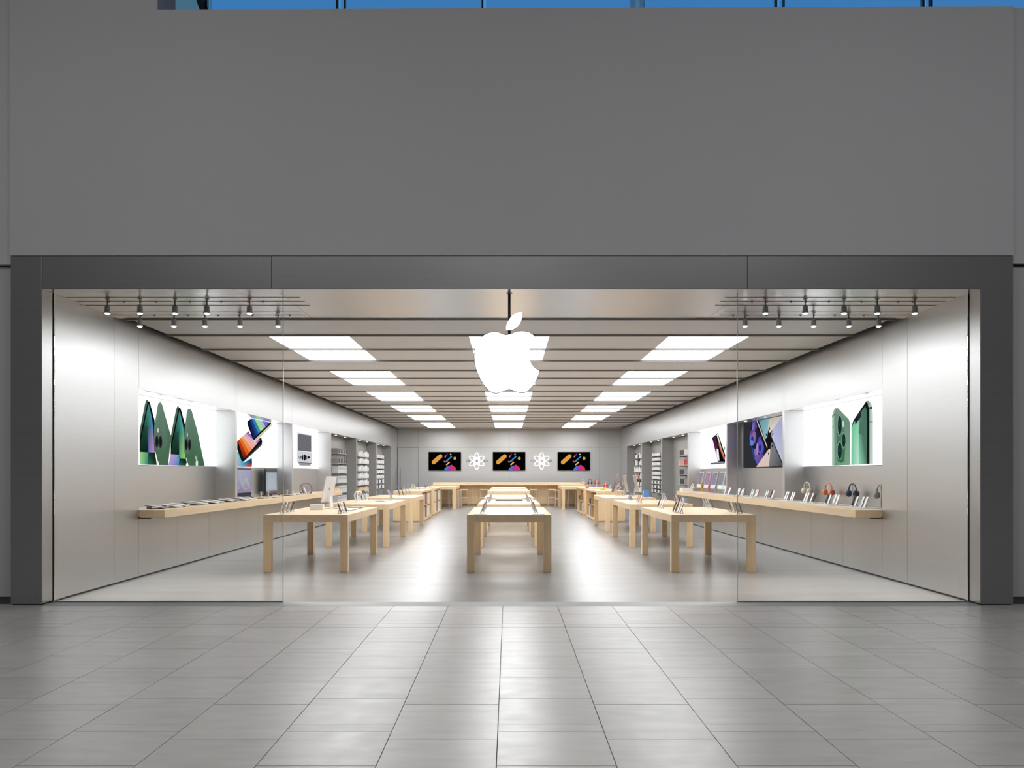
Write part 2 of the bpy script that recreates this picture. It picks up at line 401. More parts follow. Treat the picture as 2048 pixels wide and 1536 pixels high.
# ceiling rows with light panels
CX0, CX1 = -5.165, 5.225
rows = [12.21, 13.66]+[13.66+1.5555*k for k in range(1, 19)]
rows.append(42.86)
lc = [-3.065, 0.015, 3.09]; LW = 0.615
cp = holder('ceiling_panels')
lit_blocks = [(1, 3), (4, 6), (7, 9), (10, 12), (13, 15), (16, 19)]
lit_rows = {r for a, b in lit_blocks for r in range(a, b)}
for k in range(len(rows)-1):
    y0, y1 = rows[k]+0.02, rows[k+1]-0.02
    if k in lit_rows:
        xs = [CX0] + [v for c in lc for v in (c-LW, c+LW)] + [CX1]
        for i in range(0, len(xs), 2):
            MB().box(xs[i], xs[i+1]-0.003, y0, y1, ZC, ZC+0.03).build('ceiling_panel', 'ceil', cp)
    else:
        MB().box(CX0, CX1, y0, y1, ZC, ZC+0.03).build('ceiling_panel', 'ceil', cp)
for k in range(0, len(rows)-1):
    y = rows[k]
    MB().box(CX0-0.02, CX1+0.02, y-0.025, y+0.025, ZC-0.027, ZC+0.05).build('ceiling_strip', 'ceil_strip', cp)
side_w = ['over the tables by the tablet-counter', 'over the middle tables', 'over the tables by the headphone-counter']
for bi, (a, b) in enumerate(lit_blocks):
    for ci, c in enumerate(lc):
        t = thing('ceiling_light', f'white ceiling light panel, {ORD[bi]} from the entrance, {side_w[ci]}', 'ceiling light', (c, rows[a], ZC), 0, 'ceiling light panels')
        for r in range(a, b):
            MB().box(-LW+0.004, LW-0.004, rows[r]-rows[a]+0.075, rows[r+1]-rows[a]-0.075, 0.0, 0.012).build('diffuser', 'lit', t)
            MB().box(-LW+0.002, LW-0.002, rows[r]-rows[a]+0.074, rows[r+1]-rows[a]-0.074, 0.0125, 0.05).build('housing', 'white', t)

# glass panes beside the opening
for i, (a, b, edge) in enumerate(((XL+0.012, -2.613, 1), (2.66, XR-0.012, 0))):
    g = holder('window_%d' % (i+1))
    MB().box(a if edge else a+0.008, b-0.008 if edge else b, YG-0.007, YG+0.005, 0.012, 3.588).build('pane', 'glass', g)
    e = b if edge else a
    MB().box(e-0.008 if edge else e, e if edge else e+0.008, YG-0.007, YG+0.005, 0.012, 3.588).build('glass_edge', 'glass_edge', g)
    MB().box(a, b, YG-0.012, YG+0.010, 0.0, 0.012).build('floor_channel', 'lamp_grey', g)
    w0 = XL if edge else XR-0.007
    MB().box(w0, w0+0.007, YG-0.010, YG+0.008, 0.012, 3.586).build('wall_channel', 'black', g)

# ------------------------------------------------------------------ lighting tracks and spots
def make_spot():
    t = thing('track_spotlight', '', 'spotlight')
    MB().lathe([(0.026, 0), (0.026, -0.012)], 16).build('canopy', 'lamp_grey', t)
    MB().lathe([(0.009, -0.012), (0.009, -0.085)], 10).build('rod', 'lamp_grey', t)
    MB().lathe([(0.012, -0.080), (0.026, -0.088), (0.031, -0.100), (0.033, -0.165), (0.036, -0.172), (0.033, -0.178)], 20).build('head', 'lamp_head', t, smooth=False)
    MB().lathe([(0.031, -0.1785), (0.020, -0.190), (0.004, -0.194)], 18).build('lens', 'lens', t, smooth=True)
    return t
spot0 = None
rows_px = {(-1, 0): [215, 280, 350, 414, 499], (-1, 1): [280, 348, 410, 480, 556],
           (1, 0): [1829.4, 1754.4, 1688, 1610.4, 1530.7], (1, 1): [1757, 1697.5, 1627.2, 1557.6, 1490]}
for (s, r), pxs in rows_px.items():
    y = 10.72 if r == 0 else 11.66
    xend = X(604 if s < 0 else 1446, y)
    xw = XL if s < 0 else XR
    tr = thing('lighting_track', f'slim {"front" if r == 0 else "inner"} lighting track under the soffit on the {NEAR[s]} side', 'lighting track', ((xw+xend)/2, y, ZC-0.01), 0, 'lighting tracks')
    hw = abs(xw-xend)/2-0.02
    for dy in (0.0, 0.245, 0.49) if r == 0 else (0.0, 0.255):
        MB().box(-hw, hw, dy-0.004, dy+0.004, -0.005, 0.0).build('rail', 'lamp_grey', tr)
    for i, px in enumerate(pxs):
        x = X(px, y)
        for d in (-0.09, 0.09):
            MB().lathe([(0.011, -0.004), (0.011, -0.014)], 10, Matrix.Translation((x+d+0.0-(xw+xend)/2, 0.25, 0))).build('clip', 'dark', tr)
        lab = f'hanging spotlight, {ORD[i]} from the outer wall on the {"front" if r == 0 else "inner"} {NEAR[s]} track'
        if spot0 is None:
            spot0 = make_spot(); o = spot0; o['label'] = lab; o['group'] = 'track spotlights'; o.location = (x, y, ZC-0.022)
        else:
            o = dup(spot0, (x, y, ZC-0.022), None, lab, 'track spotlights')
        L = bpy.data.lights.new('spot_lamp', 'SPOT'); L.energy = SPOT_W; L.spot_size = math.radians(86); L.spot_blend = 0.9
        L.color = (1.0, 0.93, 0.84); L.shadow_soft_size = 0.03
        lo = bpy.data.objects.new('spot_lamp', L); C.objects.link(lo); lo.parent = o; lo.location = (0, 0, -0.205)
        lo.rotation_euler = (0, math.radians(-4)*-s, 0)

# ------------------------------------------------------------------ hanging sign
def c8(x, y): return ((800+x/4.544-VX)*10.40/F, EYE-(560+y/4.544-VY)*10.40/F)
def smooth_closed(pts, sub=4, corners=()):
    out = []; n = len(pts)
    for i in range(n):
        p0, p1, p2, p3 = pts[(i-1) % n], pts[i], pts[(i+1) % n], pts[(i+2) % n]
        if i in corners: p0 = p1
        if (i+1) % n in corners: p3 = p2
        for k in range(sub):
            t = k/sub
            f = lambda a, b, c, d: 0.5*((2*b)+(-a+c)*t+(2*a-5*b+4*c-d)*t*t+(-a+3*b-3*c+d)*t**3)
            out.append((f(p0[0], p1[0], p2[0], p3[0]), f(p0[1], p1[1], p2[1], p3[1])))
    return out
body_px = [(965,497),(930,490),(885,473),(840,472),(795,483),(750,507),(710,548),(684,605),(672,670),(675,735),(690,810),(718,880),(755,945),(800,1000),(840,1025),(875,1031),(910,1022),(945,1007),(985,999),(1025,1003),(1060,1017),(1105,1027),(1150,1018),(1190,985),(1225,940),(1250,890),(1272,828),(1235,808),(1200,770),(1180,720),(1172,665),(1182,610),(1205,570),(1245,533),(1215,500),(1170,473),(1115,463),(1060,470),(1010,488)]
leaf_px = [(1113,287),(1112,330),(1095,385),(1060,430),(1015,455),(965,459),(963,430),(980,380),(1015,330),(1060,300)]
sx0, sz0 = c8(990, 700)
sg = thing('hanging_logo_sign', 'glowing white bitten-fruit logo sign with leaf hanging over the shop entrance', 'sign', (sx0, 10.40, ZC-0.007))
bp = smooth_closed([tuple(a-b for a, b in zip(c8(*p), (sx0, ZC-0.007))) for p in body_px], 4, (26, 33))
lp = smooth_closed([tuple(a-b for a, b in zip(c8(*p), (sx0, ZC-0.007))) for p in leaf_px], 4, (0, 5))
def sign_part(name, pts):
    c = (sum(p[0] for p in pts)/len(pts), sum(p[1] for p in pts)/len(pts))
    MB().slab(pts, 0.0, 0.06).build(name, 'dark', sg)
    ins = [(c[0]+(p[0]-c[0])*0.984, c[1]+(p[1]-c[1])*0.984) for p in pts]
    MB().slab(ins, -0.0012, -0.0003).build(name+'_face', 'logo', sg)
    MB().slab(ins, 0.0603, 0.0612).build(name+'_face', 'logo', sg)
sign_part('fruit', bp); sign_part('leaf', lp)
MB().lathe([(0.016, 0.0), (0.016, c8(990, 500)[1]-0.12-(ZC-0.007))], 12, Matrix.Translation((c8(993, 300)[0]-sx0, 0.03, 0))).build('rod', 'dark', sg)
MB().lathe([(0.035, 0.0), (0.035, -0.015)], 16, Matrix.Translation((c8(993, 300)[0]-sx0, 0.03, 0))).build('canopy', 'lamp_grey', sg)

# ------------------------------------------------------------------ flat print on posters and screens
class Print:
    """coloured polygons on a flat sheet; vertices carry the ink colour"""
    def __init__(s): s.v = []; s.f = []; s.c = []; s.k = 0
    def poly(s, pts, cols):
        if not isinstance(cols[0], (tuple, list)): cols = [cols]*len(pts)
        n = len(s.v); s.k += 1
        s.v += [(p[0], p[1], s.k) for p in pts]; s.f.append(tuple(range(n, n+len(pts)))); s.c += [rgb(*c) for c in cols]
    def ell(s, cx, cy, rx, ry, col, rot=0.0, n=20):
        s.poly([(cx+rx*math.cos(a)*math.cos(rot)-ry*math.sin(a)*math.sin(rot), cy+rx*math.cos(a)*math.sin(rot)+ry*math.sin(a)*math.cos(rot)) for a in [2*PI*i/n for i in range(n)]], col)
    def build(s, place, parent, m='print', name='print'):
        me = bpy.data.meshes.new(name); me.from_pydata([place(*p) for p in s.v], [], s.f)
        at = me.color_attributes.new('Col', 'FLOAT_COLOR', 'POINT')
        for i, c in enumerate(s.c): at.data[i].color = (*c, 1)
        me.materials.append(M[m]); o = bpy.data.objects.new(name, me); C.objects.link(o); o.parent = parent; return o

def poster(s, a, b, label, pr, conv, base='box_light'):
    xw = XL if s < 0 else XR
    xp = xw + s*(REC-0.022)
    t = thing('lightbox_poster', label, 'poster', (xp, (a+b)/2, 1.625))
    MB().box(0, s*0.02, a-(a+b)/2, b-(a+b)/2, 0.0, 1.072).build('panel', base, t)
    def place(x, y, k):
        px, py = conv(x, y); Y = xp*F/(px-VX); Z = EYE-(py-VY)*Y/F
        Y = min(max(Y, a), b); Z = min(max(Z, 1.628), 2.694)
        return (-s*(0.0006+0.00025*k), Y-(a+b)/2, Z-1.625)
    if pr is not None: pr.build(place, t)
    return t
K = (8, 10, 10)
# 1: green phones standing in pairs
p = Print()
def pair(dx, dy, lower, scr):
    o = lambda pts: [(x+dx, y+dy) for x, y in pts]
    p.poly(o([(78,770),(168,320),(190,258),(222,255),(215,300),(195,385),(78,935)]), [(80,108,92),(84,112,96),(50,70,58),(60,80,66),(62,86,70),(70,98,82),(62,88,74)])
    p.poly(o([(78,930),(195,380),(216,285),(240,272),(262,330),(335,605),(340,1150),(330,1365),(78,1365)]), K)
    p.poly(o([(86,1000),(150,700),(215,700),(215,1145),(86,1130)]), [(20,40,28),(24,70,56),(36,84,70),(16,30,18),(14,36,20)])
    p.poly(o([(150,700),(205,430),(230,320),(232,700)]), [(24,70,56),(40,120,108),(70,150,142),(50,110,100)])
    p.poly(o([(230,318),(285,560),(305,700),(232,700)]), [(56,150,140),(80,150,180),scr[0],(50,120,110)])
    p.poly(o([(215,700),(305,700),(330,1150),(226,1148)]), [(40,90,80),scr[0],scr[1],scr[2]])
    p.poly(o([(78,1140),(228,1150),(215,1365),(78,1360)]), lower)
    p.poly(o([(235,1160),(340,1150),(372,1365),(220,1365)]), [(18,60,40),(14,30,20),(20,48,32),(50,110,90)])
pair(0, 0, [(164,214,140),(60,150,120),(50,140,120),(150,220,140)], [(70,140,190),(200,140,205),(90,120,190)])
def back(dx, dy, ext):
    o = lambda pts: [(x+dx, y+dy) for x, y in pts]
    p.poly(o([(388,330),(405,300),(438,297),(462,335),(440,320),(412,318)]+[(462,335),(470,360),(380,372)]), (50, 66, 54))
    p.poly(o([(385,345),(412,305),(440,305),(462,340),(610,865),(560,1365),(400,1365),(338,1120),(318,900),(325,700)]), [(84,112,94),(120,142,128),(120,146,132),(104,136,118),(74,104,84),(70,108,78),(78,114,86),(72,106,82),(80,112,92),(100,134,116)])
    p.ell(388+dx, 920+dy, 66, 190, (92,114,100))
    p.ell(370+dx, 965+dy, 30, 104, (34,38,44)); p.ell(372+dx, 965+dy, 17, 62, (18,18,26))
    p.ell(430+dx, 970+dy, 30, 106, (34,38,44)); p.ell(432+dx, 972+dy, 17, 62, (18,18,26))
    p.ell(388+dx, 775+dy, 9, 40, (240,244,225))
    p.poly(o([(380,1170),(412,1200),(412,1210),(380,1182)]), (110,140,122))
back(0, 0, 0)
pair(524, 108, [(206,160,212),(90,150,205),(90,150,205),(190,150,212)], [(80,180,150),(160,220,120),(70,170,140)])
p.poly([(600,870),(612,862),(560,1390),(400,1390),(405,1365)], (74,108,84))
p.poly([(560,1370),(600,1180),(745,1190),(725,1385)], [(190,150,210),(206,160,212),(110,160,210),(80,130,200)])
o4 = [(880,440),(900,408),(936,404),(962,440),(1060,790),(1185,1392),(905,1392),(836,1150),(830,960),(838,760)]
p.poly(o4, [(84,112,94),(116,142,128),(120,146,132),(104,136,118),(78,112,90),(64,104,72),(72,108,80),(70,104,78),(80,112,92),(100,134,116)])
p.ell(885, 1000, 55, 185, (92,114,100))
p.ell(868, 1015, 27, 98, (34,38,44)); p.ell(870, 1017, 14, 60, (18,18,26)); p.ell(922, 1018, 26, 98, (34,38,44)); p.ell(924, 1020, 14, 58, (18,18,26)); p.ell(884, 850, 8, 38, (240,244,225))
p.ell(1047, 1340, 20, 62, (226,240,228)); p.poly([(1024,1225),(1034,1200),(1036,1270),(1028,1280)], (226,240,228)); p.poly([(1044,1235),(1054,1240),(1046,1285),(1040,1288)], (226,240,228))
p.ell(382, 1345, 14, 40, (240,246,240)); p.ell(872, 1365, 12, 34, (240,246,240))
poster(-1, 12.93, 17.40, 'backlit poster of green phones leaning in pairs above the flat tablets', p, lambda x, y: (270+x/8.533, 770+y/8.533))
# 2: three phones fanned on white
p = Print()
p.poly([(100,790),(135,800),(200,965),(335,890),(340,960),(335,1030),(100,1032)], [(130,210,210),(90,190,200),(60,150,190),(24,40,60),(20,24,34),(210,50,50),(200,160,190)])
p.poly([(100,800),(195,960),(290,935),(210,1030),(120,1030)], [(150,220,220),(60,170,200),(20,60,120),(60,180,210),(190,170,210)])
p.poly([(105,635),(285,475),(352,640),(480,575),(496,640),(490,680),(205,948),(180,945),(103,740)], K)
p.poly([(210,930),(490,650),(492,690),(212,950)], (60,64,68))
for i, c in enumerate([((214,64,30),(120,30,14)),((240,120,40),(230,80,30)),((244,170,90),(240,140,70)),((244,190,190),(246,170,150)),((226,170,200),(238,180,190)),((150,110,190),(170,120,200))]):
    t0, t1 = i/6, (i+1)/6
    L = lambda t: (118+(268-118)*t, 625+(492-625)*t); R = lambda t: (212+(462-212)*t, 905+(612-905)*t)
    p.poly([L(t0), L(t1), R(t1), R(t0)], [c[0], c[0], c[1], c[1]])
p.poly([(345,600),(372,612),(632,352),(640,395),(372,665),(350,640)], [(236,224,206),(240,230,214),(230,220,206),(220,206,190),(236,224,206),(200,190,180)])
p.poly([(262,325),(325,268),(628,318),(634,360),(372,612),(348,600),(262,370)], K)
for i, c in enumerate([((10,24,60),(14,40,110)),((20,60,150),(24,70,160)),((40,120,190),(60,150,150)),((150,220,150),(190,230,140)),((190,200,230),(170,190,226)),((120,120,200),(110,110,200)),((70,90,190),(60,90,180))]):
    t0, t1 = i/7, (i+1)/7
    L = lambda t: (285+(335-285)*min(1, t*3)+(612-335)*max(0, t*1.5-0.5), 330+(280-330)*min(1, t*3)+(322-280)*max(0, t*1.5-0.5)); R = lambda t: (362+(615-362)*t, 585+(345-585)*t)
    p.poly([L(t0), L(t1), R(t1), R(t0)], [c[0], c[0], c[1], c[1]])
poster(-1, 17.60, 21.98, 'backlit poster of three fanned bright-screened phones above two big monitors', p, lambda x, y: (460+x/7.68, 800+y/7.68))
# 3: grey grille of a desk unit
p = Print()
p.poly([(1024,490),(1255,538),(1255,985),(1028,955)], (214,216,220)); p.poly([(1031,500),(1249,546),(1249,980),(1034,950)], (244,245,248))
p.poly([(1040,512),(1245,548),(1245,797),(1040,775)], (120,122,126))
for i in range(19):
    y = 522+i*13.2; p.poly([(1040,y),(1245,y+36-i*0.7),(1245,y+42-i*0.7),(1040,y+6)], (88,90,94))
p.poly([(1034,785),(1248,806),(1248,975),(1034,958)], (206,208,212))
for x, h, w in ((1053,16,3),(1072,22,5),(1085,26,5),(1098,20,4),(1112,40,9),(1140,52,14),(1160,36,6),(1176,30,5),(1203,18,16),(1220,10,4)):
    p.poly([(x-w,882-h*0.7),(x,882-h),(x+w,882-h*0.7),(x+w,884+h*0.7),(x,884+h),(x-w,884+h*0.7)], (24,24,28))
p.poly([(1042,958),(1246,975),(1226,1012),(1062,1006)], (150,152,156)); p.poly([(1040,952),(1250,970),(1246,978),(1042,964)], (90,92,96))
poster(-1, 22.5, 26.69, 'backlit white poster of a grey speaker grille with a sound wave', p, lambda x, y: (460+x/7.68, 800+y/7.68))
# 4: two green phones edge to edge
p = Print(); cv = lambda x, y: (1600+x/8.535, 760+y/8.535)
p.poly([(545,1462),(545,620),(555,560),(590,490),(630,465),(610,520),(598,600),(595,1462)], [(190,214,196),(206,226,214),(220,236,226),(150,176,160),(90,120,104),(120,148,132),(110,140,122),(140,170,152)])
p.poly([(595,1462),(598,600),(612,510),(640,468),(835,670),(858,740),(860,1450)], [(120,150,132),(110,142,122),(116,148,130),(130,160,142),(112,146,128),(110,148,126),(130,166,144)])
p.poly([(548,615),(598,575),(600,588),(550,628)], (20,40,28)); p.poly([(546,810),(590,778),(590,790),(546,822)], (130,154,140))
p.poly([(632,1330),(632,680),(655,600),(700,610),(772,900),(775,1150),(760,1390),(700,1415),(650,1390)], [(60,120,86),(90,130,108),(80,120,98),(100,140,118),(90,134,110),(70,124,90),(60,126,84),(40,110,66),(40,104,64)])
for cx, cy, rx, ry in ((678,775,42,180),(748,1030,36,140),(680,1210,44,165)):
    p.ell(cx, cy, rx, ry, (140,180,158)); p.ell(cx+3, cy, rx-7, ry-16, (14,50,36)); p.ell(cx+3, cy, rx-20, ry-60, (20,40,52)); p.ell(cx+6, cy-10, 7, 22, (60,90,120))
p.ell(742, 752, 10, 58, (228,244,232))
p.poly([(1190,1432),(1190,480),(1160,385),(1140,352),(1180,352),(1225,400),(1245,470),(1252,560),(1252,1432)], [(190,214,196),(170,196,180),(120,150,134),(110,140,124),(150,176,160),(214,234,222),(206,226,214),(210,230,218),(196,216,202)])
p.poly([(880,1450),(882,800),(915,690),(1140,355),(1165,400),(1190,500),(1192,1432)], (14,18,16))
p.poly([(886,1448),(888,800),(945,695),(1012,588),(1012,1440)], [(120,200,160),(110,196,150),(100,180,140),(130,214,170),(196,240,218)])
p.poly([(1010,1440),(1010,590),(1120,448),(1148,520),(1150,1436)], [(150,220,186),(80,130,106),(70,104,90),(74,112,96),(84,120,104)])
p.poly([(1005,900),(1030,760),(1150,660),(1150,1000)], (80,118,102))
p.poly([(950,770),(945,690),(1045,545),(1050,620)], (34,32,40))
p.poly([(1188,462),(1242,458),(1246,490),(1190,494)], (12,20,16)); p.poly([(1196,704),(1252,706),(1252,726),(1196,722)], (130,154,140))
poster(1, 12.93, 17.40, 'backlit poster of two dark green phones back to back above the headphones', p, cv)
# 5: dark poster with tablets
p = Print(); cv = lambda x, y: (1440+x/10.24, 800+y/10.24)
p.poly([(480,1370),(480,440),(640,400),(960,960),(960,1080),(745,1372)], (44,46,50))
p.poly([(640,400),(770,385),(975,950),(940,1070),(745,1372),(640,1000),(590,800)], (30,28,56))
p.poly([(668,420),(740,400),(760,560),(720,640),(655,620)], [(110,96,180),(70,60,140),(90,70,160),(60,50,120),(150,130,200)])
p.ell(675, 760, 72, 150, (100,70,140)); p.ell(668, 800, 60, 110, (90,110,190)); p.ell(700, 720, 34, 80, (150,100,160)); p.ell(664, 800, 22, 62, (50,36,100)); p.ell(650, 880, 40, 60, (100,130,210))
p.ell(835, 930, 75, 190, (76,68,160)); p.ell(830, 960, 55, 140, (96,88,190)); p.ell(820, 980, 22, 78, (34,30,84)); p.ell(765, 1010, 22, 130, (170,140,200)); p.ell(730, 1070, 26, 80, (150,110,190))
p.poly([(700,1180),(770,1120),(905,1100),(850,1230),(760,1340)], [(70,100,180),(130,90,170),(60,50,140),(110,70,160),(60,80,170)])
p.poly([(640,960),(700,1010),(720,1160),(690,1180)], (50,66,130))
p.poly([(750,390),(770,388),(978,940),(968,985)], (214,206,186)); p.poly([(735,392),(752,390),(966,975),(940,1060)], (14,14,16))
p.poly([(775,388),(1010,330),(1130,600),(1060,640),(1060,720),(1100,860),(1050,880),(1040,1050),(1000,1000),(950,1080),(975,950)], (16,16,18))
p.poly([(800,400),(1008,345),(985,640),(970,760),(940,795),(915,770)], [(100,150,170),(130,176,190),(156,200,214),(166,204,216),(150,190,206),(140,186,200)])
p.poly([(1005,325),(1290,285),(1040,660),(1015,672),(990,600)], [(196,186,176),(204,192,180),(226,218,206),(238,230,220),(220,212,200)])
p.poly([(1290,300),(1290,1290),(1065,760),(1056,690),(1085,600)], [(168,168,206),(196,196,226),(204,204,232),(196,198,230),(186,188,222)])
p.poly([(745,1372),(1000,1010),(1030,1000),(1040,1060),(1010,1364)], [(226,200,188),(232,208,198),(240,222,212),(226,204,196),(222,196,186)])
p.poly([(1010,1364),(1048,900),(1065,870),(1098,870),(1290,1350)], [(120,122,126),(140,142,146),(130,132,136),(110,112,116),(70,72,76)])
for x, y in ((955,712),(1022,585),(1086,698),(1078,940),(1002,1095)):
    p.ell(x, y, 11, 30, (20,22,30))
poster(1, 17.60, 21.88, 'dark backlit poster of tablets spread like a fan around purple art', p, cv, 'print_dark')
# 6: open laptop
p = Print(); cv = lambda x, y: (1390+x/15.36, 840+y/15.36)
p.poly([(525,545),(705,395),(715,420),(935,1080),(928,1285),(700,1285)], K)
p.poly([(530,560),(600,520),(690,860),(660,1060)], [(40,10,60),(60,40,40),(110,20,90),(150,40,130)])
p.poly([(600,520),(650,470),(740,860),(690,860)], [(60,60,50),(20,20,50),(14,12,16),(40,36,30)])
p.poly([(660,1080),(670,880),(720,900),(755,1250),(700,1250)], (242,236,244))
p.poly([(668,462),(700,420),(815,860),(790,850),(720,640)], [(240,240,244),(240,240,244),(236,210,196),(240,180,150),(246,226,214)])
p.poly([(700,660),(745,740),(925,1220),(880,1230),(760,900)], [(40,6,20),(230,150,120),(210,100,70),(60,10,14),(30,4,10)])
p.poly([(770,850),(820,870),(928,1180),(910,1210)], [(220,110,80),(240,190,170),(226,140,110),(200,90,60)])
p.poly([(470,1320),(640,1300),(928,1285),(930,1335),(660,1360),(490,1368)], [(70,74,86),(130,134,146),(150,156,176),(90,110,140),(84,88,100),(60,62,70)])
p.ell(912, 870, 14, 62, (30,40,54), 0.15)
poster(1, 22.15, 26.69, 'backlit white poster of an open laptop above the coloured computers', p, cv)

# ------------------------------------------------------------------ back wall screens and atom signs
for i, cx in enumerate((889.5, 1018.2, 1147.8)):
    Y = YB-0.06
    t = thing('wall_screen', ['wall screen between the store door and an atom sign', 'middle wall screen between the two atom signs', 'wall screen between an atom sign and the headphone-counter corner'][i], 'screen', (X(cx, Y), Y, EYE+(VY-941)*Y/F), 0, 'wall screens with colourful shapes')
    hw = 32.6*Y/F; hh = 37.2*Y/F
    MB().box(-hw, hw, 0, 0.055, 0, hh).build('housing', 'dark', t)
    p = Print()
    u = lambda x, y: (x, y)
    p.poly([(197,168),(968,168),(968,598),(197,598)], (3,3,4))
    def stad(x0, y0, x1, y1, r, col, n=8):
        a = math.atan2(y1-y0, x1-x0)
        p.poly([(x0+r*math.cos(a+PI/2+PI*k/n), y0+r*math.sin(a+PI/2+PI*k/n)) for k in range(n+1)]+[(x1+r*math.cos(a-PI/2+PI*k/n), y1+r*math.sin(a-PI/2+PI*k/n)) for k in range(n+1)], col)
    stad(318,407,478,268,48,(226,150,92)); stad(318,407,478,268,36,(214,160,62))
    stad(588,270,640,225,14,(120,50,170)); stad(596,278,598,276,16,(230,120,90)); p.ell(724,224,17,17,(226,206,170))
    stad(605,398,748,272,13,(50,150,200)); p.ell(576,392,20,22,(206,60,90)); p.ell(655,385,10,10,(150,60,170))
    stad(626,466,690,412,15,(244,166,80)); p.ell(826,316,34,34,(226,180,80)); p.ell(826,312,22,22,(206,140,50))
    p.poly([(566,596),(580,560),(640,500),(700,480),(720,596)], [(30,120,200),(40,140,210),(50,120,200),(110,60,200),(120,50,190)])
    p.poly([(640,596),(690,520),(712,485),(748,466),(800,505),(850,540),(850,596)], [(140,50,190),(190,50,160),(200,50,140),(210,60,120),(214,50,80),(206,60,60),(200,60,50)])
    def place(x, y, k): return ((x-582.5)/771*hw*1.97, -0.0006-0.0004*k, hh/2-(y-383)/430*hh*0.985)
    p.build(place, t)
curve_font = None
for i, cx in enumerate((953.6, 1083.4)):
    Y = YB-0.05; k = Y/F
    t = thing('atom_sign', 'glowing white atom sign beside the middle wall screen, %s' % ('nearer the store door' if i == 0 else 'nearer the headphone-counter'), 'sign', (X(cx, Y), Y, EYE+(VY-922)*k), 0, 'atom signs')
    for q in range(3):
        a = PI/2 + q*PI/3; pts = []
        for j in range(40):
            b = 2*PI*j/40; ex, ez = 16.6*k*math.cos(b), 5.4*k*math.sin(b)
            pts.append((ex*math.cos(a)-ez*math.sin(a), 0.0, ex*math.sin(a)+ez*math.cos(a)))
        MB().tube(pts, 0.85*k, 8, True).build('orbit', 'atom', t, smooth=True)
    MB().tube([(3.4*k*math.cos(2*PI*j/24), -0.01, 3.4*k*math.sin(2*PI*j/24)) for j in range(24)], 0.8*k, 8, True).build('core_ring', 'atom', t, smooth=True)
    fc = bpy.data.curves.new('lettering', 'FONT'); fc.body = 'GENIUS  BAR'; fc.size = 0.15; fc.extrude = 0.004; fc.align_x = 'CENTER'; fc.align_y = 'CENTER'; fc.space_character = 1.25
    fo = bpy.data.objects.new('lettering', fc); C.objects.link(fo); fo.parent = t; fo.rotation_euler = (PI/2, 0, 0); fo.location = (0, 0.043, 0)
    fc.materials.append(M['dark'])
    bpy.context.view_layer.update()
    me = bpy.data.meshes.new_from_object(fo.evaluated_get(bpy.context.evaluated_depsgraph_get()))
    fm = bpy.data.objects.new('lettering', me); C.objects.link(fm); fm.parent = t; fm.rotation_euler = fo.rotation_euler; fm.location = fo.location
    bpy.data.objects.remove(fo)

# ------------------------------------------------------------------ tables
TH, LEG = 0.87, 0.116
def make_table(w, l, h, label, loc, group):
    t = thing('display_table', label, 'table', loc, 0, group)
    MB().box(-w/2, w/2, 0, l, h-LEG, h).build('tabletop', 'wood_y', t, 0.004)
    for sx_ in (-1, 1):
        for y0 in (0.0, l-LEG):
            x0 = -w/2 if sx_ < 0 else w/2-LEG
            MB().box(x0, x0+LEG, y0, y0+LEG, 0, h-LEG).build('leg', 'wood_v', t, 0.003)
    return t
TX = (-3.059, 0.013, 3.10)
RN = ('tablet-counter row', 'middle row', 'headphone-counter row')
TY = (13.58, 18.22, 22.80)
t0 = make_table(1.275, 3.08, TH, 'x', (TX[0], TY[0], 0), 'display tables')
for ci in range(3):
    for ri in range(3):
        lab = f'light maple display table, {ORD[ri]} from the entrance in the {RN[ci]}'
        if ci == 0 and ri == 0: t0['label'] = lab
        else: dup(t0, (TX[ci], TY[ri], 0), 0, lab)

# display cabinets behind the tables
UH = 0.955
def cabinet(cx, y0, l, w, side, label):
    t = thing('display_cabinet', label, 'cabinet', (cx, y0, 0), 0, 'display cabinets')
    MB().box(-w/2, w/2, 0, l, UH-0.06, UH).build('cabinet_top', 'wood_y', t, 0.003)
    MB().box(-w/2, w/2, 0, 0.05, 0.03, UH-0.06).build('end_panel', 'wood_v', t)
    MB().box(-w/2, w/2, l-0.05, l, 0.03, UH-0.06).build('end_panel', 'wood_v', t)
    MB().box(-w/2+0.02, w/2-0.02, 0.02, l-0.02, 0, 0.03).build('plinth', 'wood_in', t)
    if side == 0:
        for sx_ in (-1, 1):
            MB().box(sx_*(w/2), sx_*(w/2-0.04), 0.05, l-0.05, 0.03, UH-0.06).build('side_panel', 'wood_v', t)
        return t
    e = side*w/2
    MB().box(-e, -e+side*0.04, 0.05, l-0.05, 0.03, UH-0.06).build('side_panel', 'wood_v', t)
    MB().box(-e*0.02, -e*0.02+side*0.03, 0.05, l-0.05, 0.09, UH-0.06).build('back_panel', 'wood_in', t)
    MB().box(-e+side*0.04, e, 0.05, l-0.05, 0.03, 0.09).build('base', 'wood_v', t)
    MB().box(e*0.04, e-side*0.01, 0.05, l-0.05, 0.47, 0.50).build('shelf', 'wood_in', t)
    MB().box(e*0.04, e-side*0.01, l/2-0.02, l/2+0.02, 0.09, UH-0.06).build('divider', 'wood_in', t)
    return t
CY, CL = (27.35, 31.95), (3.45, 3.05)
box_protos = {}
